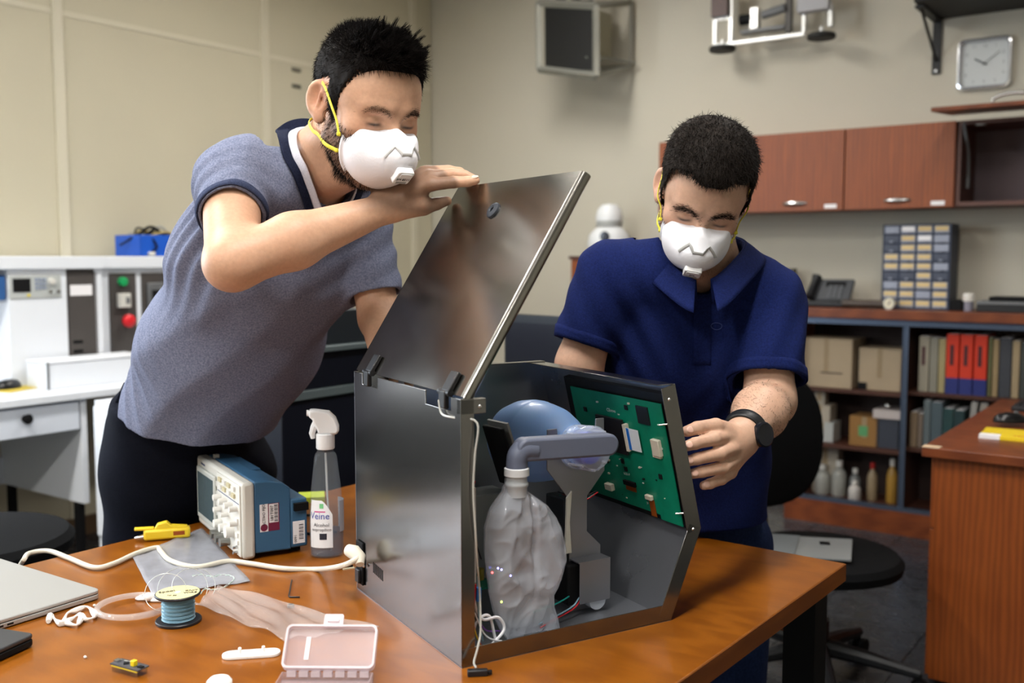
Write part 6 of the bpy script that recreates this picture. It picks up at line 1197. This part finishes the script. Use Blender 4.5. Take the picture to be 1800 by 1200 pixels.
    # polo shirt
    ls_end = Ls + (Le - Ls) * .80; ld = nrm(Le - Ls); rs_end = Rs + (Re - Rs) * .80; rd = nrm(Re - Rs); hem_o = Dn(1215, 905, 2.14); hem_n = np.array([.02, 0, -1.0])
    ldc = nrm(ld + lat * .04)
    def folds(P):
        f1 = np.exp(-(np.linalg.norm(P - (Rs - ax * .12 - rd * 0).astype(f32), axis=1) / .14) ** 2) * np.sin((P @ (lat * .9 - ax * .5).astype(f32)) * 120) * .005; f2 = np.exp(-(np.linalg.norm(P - (Ls - ax * .12).astype(f32), axis=1) / .15) ** 2) * np.sin((P @ (lat * .9 + ax * .6).astype(f32)) * 110) * .005
        return (wave(P, 31, 24, 4) * .0035 + np.sin(P @ (ax * 34 + lat * 12).astype(f32) + 3 * wave(P, 33, 10, 3)) * .002 + f1 + f2).astype(f32)
    def trunk(P): return smin(torso(P, .014), smin(rc(P, Rs, NB - ax * .03, .06, .068), rc(P, Ls, NB - ax * .03, .06, .068), .03), .05)
    def slr(P): return rc(P, Rs, Re, .066, .062)
    def sll(P): return rc(P, Ls, Le, .070, .068)
    def shirt0(P): return smin(smin(trunk(P), slr(P), .035), sll(P), .035) + folds(P)
    def shirt(P):
        fo = folds(P); c = (P - hem_o.astype(f32)) @ hem_n.astype(f32); t_ = trunk(P) + fo; c1 = (P - ls_end.astype(f32)) @ ldc.astype(f32); c2 = (P - rs_end.astype(f32)) @ rd.astype(f32); l_, r_ = sll(P) + fo, slr(P) + fo
        d = smin(smin(np.maximum(t_, c), np.maximum(r_, c2), .03), np.maximum(l_, c1), .03)
        hol = np.minimum(np.minimum(np.maximum(t_ + .006, -c - .03), np.maximum(r_ + .007, -c2 - .03)), np.maximum(l_ + .007, -c1 - .03)); d = np.maximum(d, -hol)
        cu = np.where(np.linalg.norm(P - NB.astype(f32), axis=1) < .13, (P - NB.astype(f32)) @ nrm(ax * .85 - fr * .52).astype(f32) - .02, -1.0); d = np.maximum(np.maximum(d, cu), -(neck(P) - .010))
        return np.maximum(d, -rc(P, NB - ax * .03 + fr * .06, NB - ax * .08 + fr * .12, .022, .004))
    X, Q = surf(shirt, np.minimum.reduce([T0_ - .25, Re - .12, Le - .13]), np.maximum.reduce([Ls + .15, T0_ + .25, NB + .15, Le + .12]), .0032, 2); nv_ = cloth_mat('polo_navy', (14, 24, 66), (24, 36, 88), 300); so = mesh_from('shirt', X, Q, nv_, per)
    def band(end, dr, name):
        u1 = nrm(np.cross(dr, [0, 0, 1])); u2 = np.cross(dr, u1)
        def cf(u, v): a = 2 * math.pi * u; return end - dr * (.001 + .022 * (1 - v)) + (u1 * math.cos(a) + u2 * math.sin(a)) * .06
        pgrid(cf, 48, 3, to_surf(shirt0, .001, 6), base).build(name, nv_, so, solid=.003)
    band(ls_end, nrm(ld + lat * .04), 'sleeve_band'); band(rs_end, rd, 'sleeve_band')
    nax = nrm(ax * .8 + nrm(hd.wld((0, -.02, -.06)) - NB) * .4); latn = nrm(R - nax * (R @ nax)); frn = np.cross(nax, latn); frn = frn if frn @ Fw > 0 else -frn
    def ring(phi, r, hgt, dr=.028):
        c = math.cos(phi); drop = max(0, c) ** 1.6; return Vector(NB + nax * (hgt - .026 - dr * drop) + frn * (r * c * (1 + .15 * drop) + .008 + .035 * drop) + latn * (r * math.sin(phi) * (1 - .35 * drop))) - base
    ph = lambda u: math.radians(14 + 332 * u)
    MB().grid(lambda u, v: ring(ph(u), .083, .048 * v - .012), 56, 4).build('collar_stand', nv_, so, solid=.003)
    def leaf(u, v):
        a = ph(u); edge = 1 + .30 * math.exp(-((min(u, 1 - u)) / .09) ** 2); return ring(a, .086 + .034 * v * edge, .036 - .034 * v * edge)
    MB().grid(leaf, 72, 6).build('collar', nv_, so, solid=.003)
    def pk(u, v): a = NB - ax * .06 + fr * .06; b = NB - ax * .19 + fr * .10; return a + (b - a) * v + lat * (.016 - .032 * u)
    def pkp(p):
        for _ in range(10): p = p - ((shirt0(p) - .0015)[:, None] * fr).astype(f32)
        return p
    pgrid(pk, 4, 14, pkp, base).build('placket', nv_, so, solid=.0025)
    # small oval chest emblem
    ce = Dn(1256, 573, 1.90); pts = to_surf(shirt0, .0012, 12)(np.array([ce + np.array([.010 * math.cos(a), 0, .0065 * math.sin(a)]) for a in np.linspace(0, 2 * math.pi, 29)]).astype(f32)).astype(float); pts = [Vector(p) - base for p in pts]
    MB().tube(pts[:-1], .0006, 6, closed=True).build('chest_emblem', M('emblem_blue', (58, 72, 130), .6), so)
    # watch
    wcx = h(1313, 764, 1.712); wd_ = nrm(Le - Lw); u1 = nrm(np.cross(wd_, [0, 0, 1])); u2 = np.cross(wd_, u1)
    def wb(u, v): a = 2 * math.pi * u; return wcx + wd_ * (-.012 + .024 * v) + (u1 * math.cos(a) + u2 * math.sin(a)) * .035
    wo = pgrid(wb, 40, 3, to_surf(arms, .003, 8), base).build('wrist_watch', blackp, per, solid=.004)
    cp = h(1323, 773, 1.70); n_ = nrm(np.array([.55, -.8, .15])); p = (wcx + n_ * .035)[None].astype(f32)
    for _ in range(8): p = p - ((arms(p) - .009)[:, None] * n_).astype(f32)
    tx = nrm(np.cross(n_, wd_)); X4 = Matrix((tx, np.cross(n_, tx), n_)).transposed(); MB().lathe([(.021, -.006), (.0215, .003), (.019, .005), (.017, .0045), (0, .0045)], Vector(p[0].astype(float)) - base, X4, 28).build('watch_case', M('watch_black', (18, 20, 28), .2), wo)
    # jeans
    hr_, hl_ = Dn(1135, 950, 2.22), Dn(1285, 955, 2.20); kr, kl = hr_ + np.array([0, .02, -.42]), hl_ + np.array([0.02, .02, -.42]); fr_, fl_ = np.array([kr[0], kr[1] + .05, .06]), np.array([kl[0], kl[1] + .05, .06])
    def trs(P):
        d = ec(P, Dn(1212, 900, 2.16), (hr_ + hl_) / 2, .115, .125, lat, 1.22); d = smin(d, rc(P, hr_, kr, .09, .07), .05); d = smin(d, rc(P, hl_, kl, .09, .07), .05); d = smin(smin(d, rc(P, kr, fr_, .07, .06), .03), rc(P, kl, fl_, .07, .06), .03)
        return np.maximum(np.maximum(d + (wave(P, 41, 40, 4) * .003).astype(f32), P[:, 2] - .93), .075 - P[:, 2])
    X, Q = surf(trs, np.minimum(hr_ - .25, [9, 9, 0]), hl_ + .25, .0056, 2); mesh_from('jeans', X, Q, cloth_mat('jeans_blue', (22, 34, 66), (34, 48, 84), 200), per)
    for fp in (fr_, fl_): MB().ell(Vector(fp) + Vector((0, -.06, -.015)) - base, (.05, .13, .045), None).build('shoe', softblack, per)
    mo, mk, onto = respirator(hd, per, '3M'); straps(hd, per, mo, lambda P: smin(smin(np.minimum(hd.d(P, ears=False), hr(P)), neck(P), .02), mk(P) - .0005, .002), UP_STRAP, LO_STRAP)
    return per
man_one(); man_two()
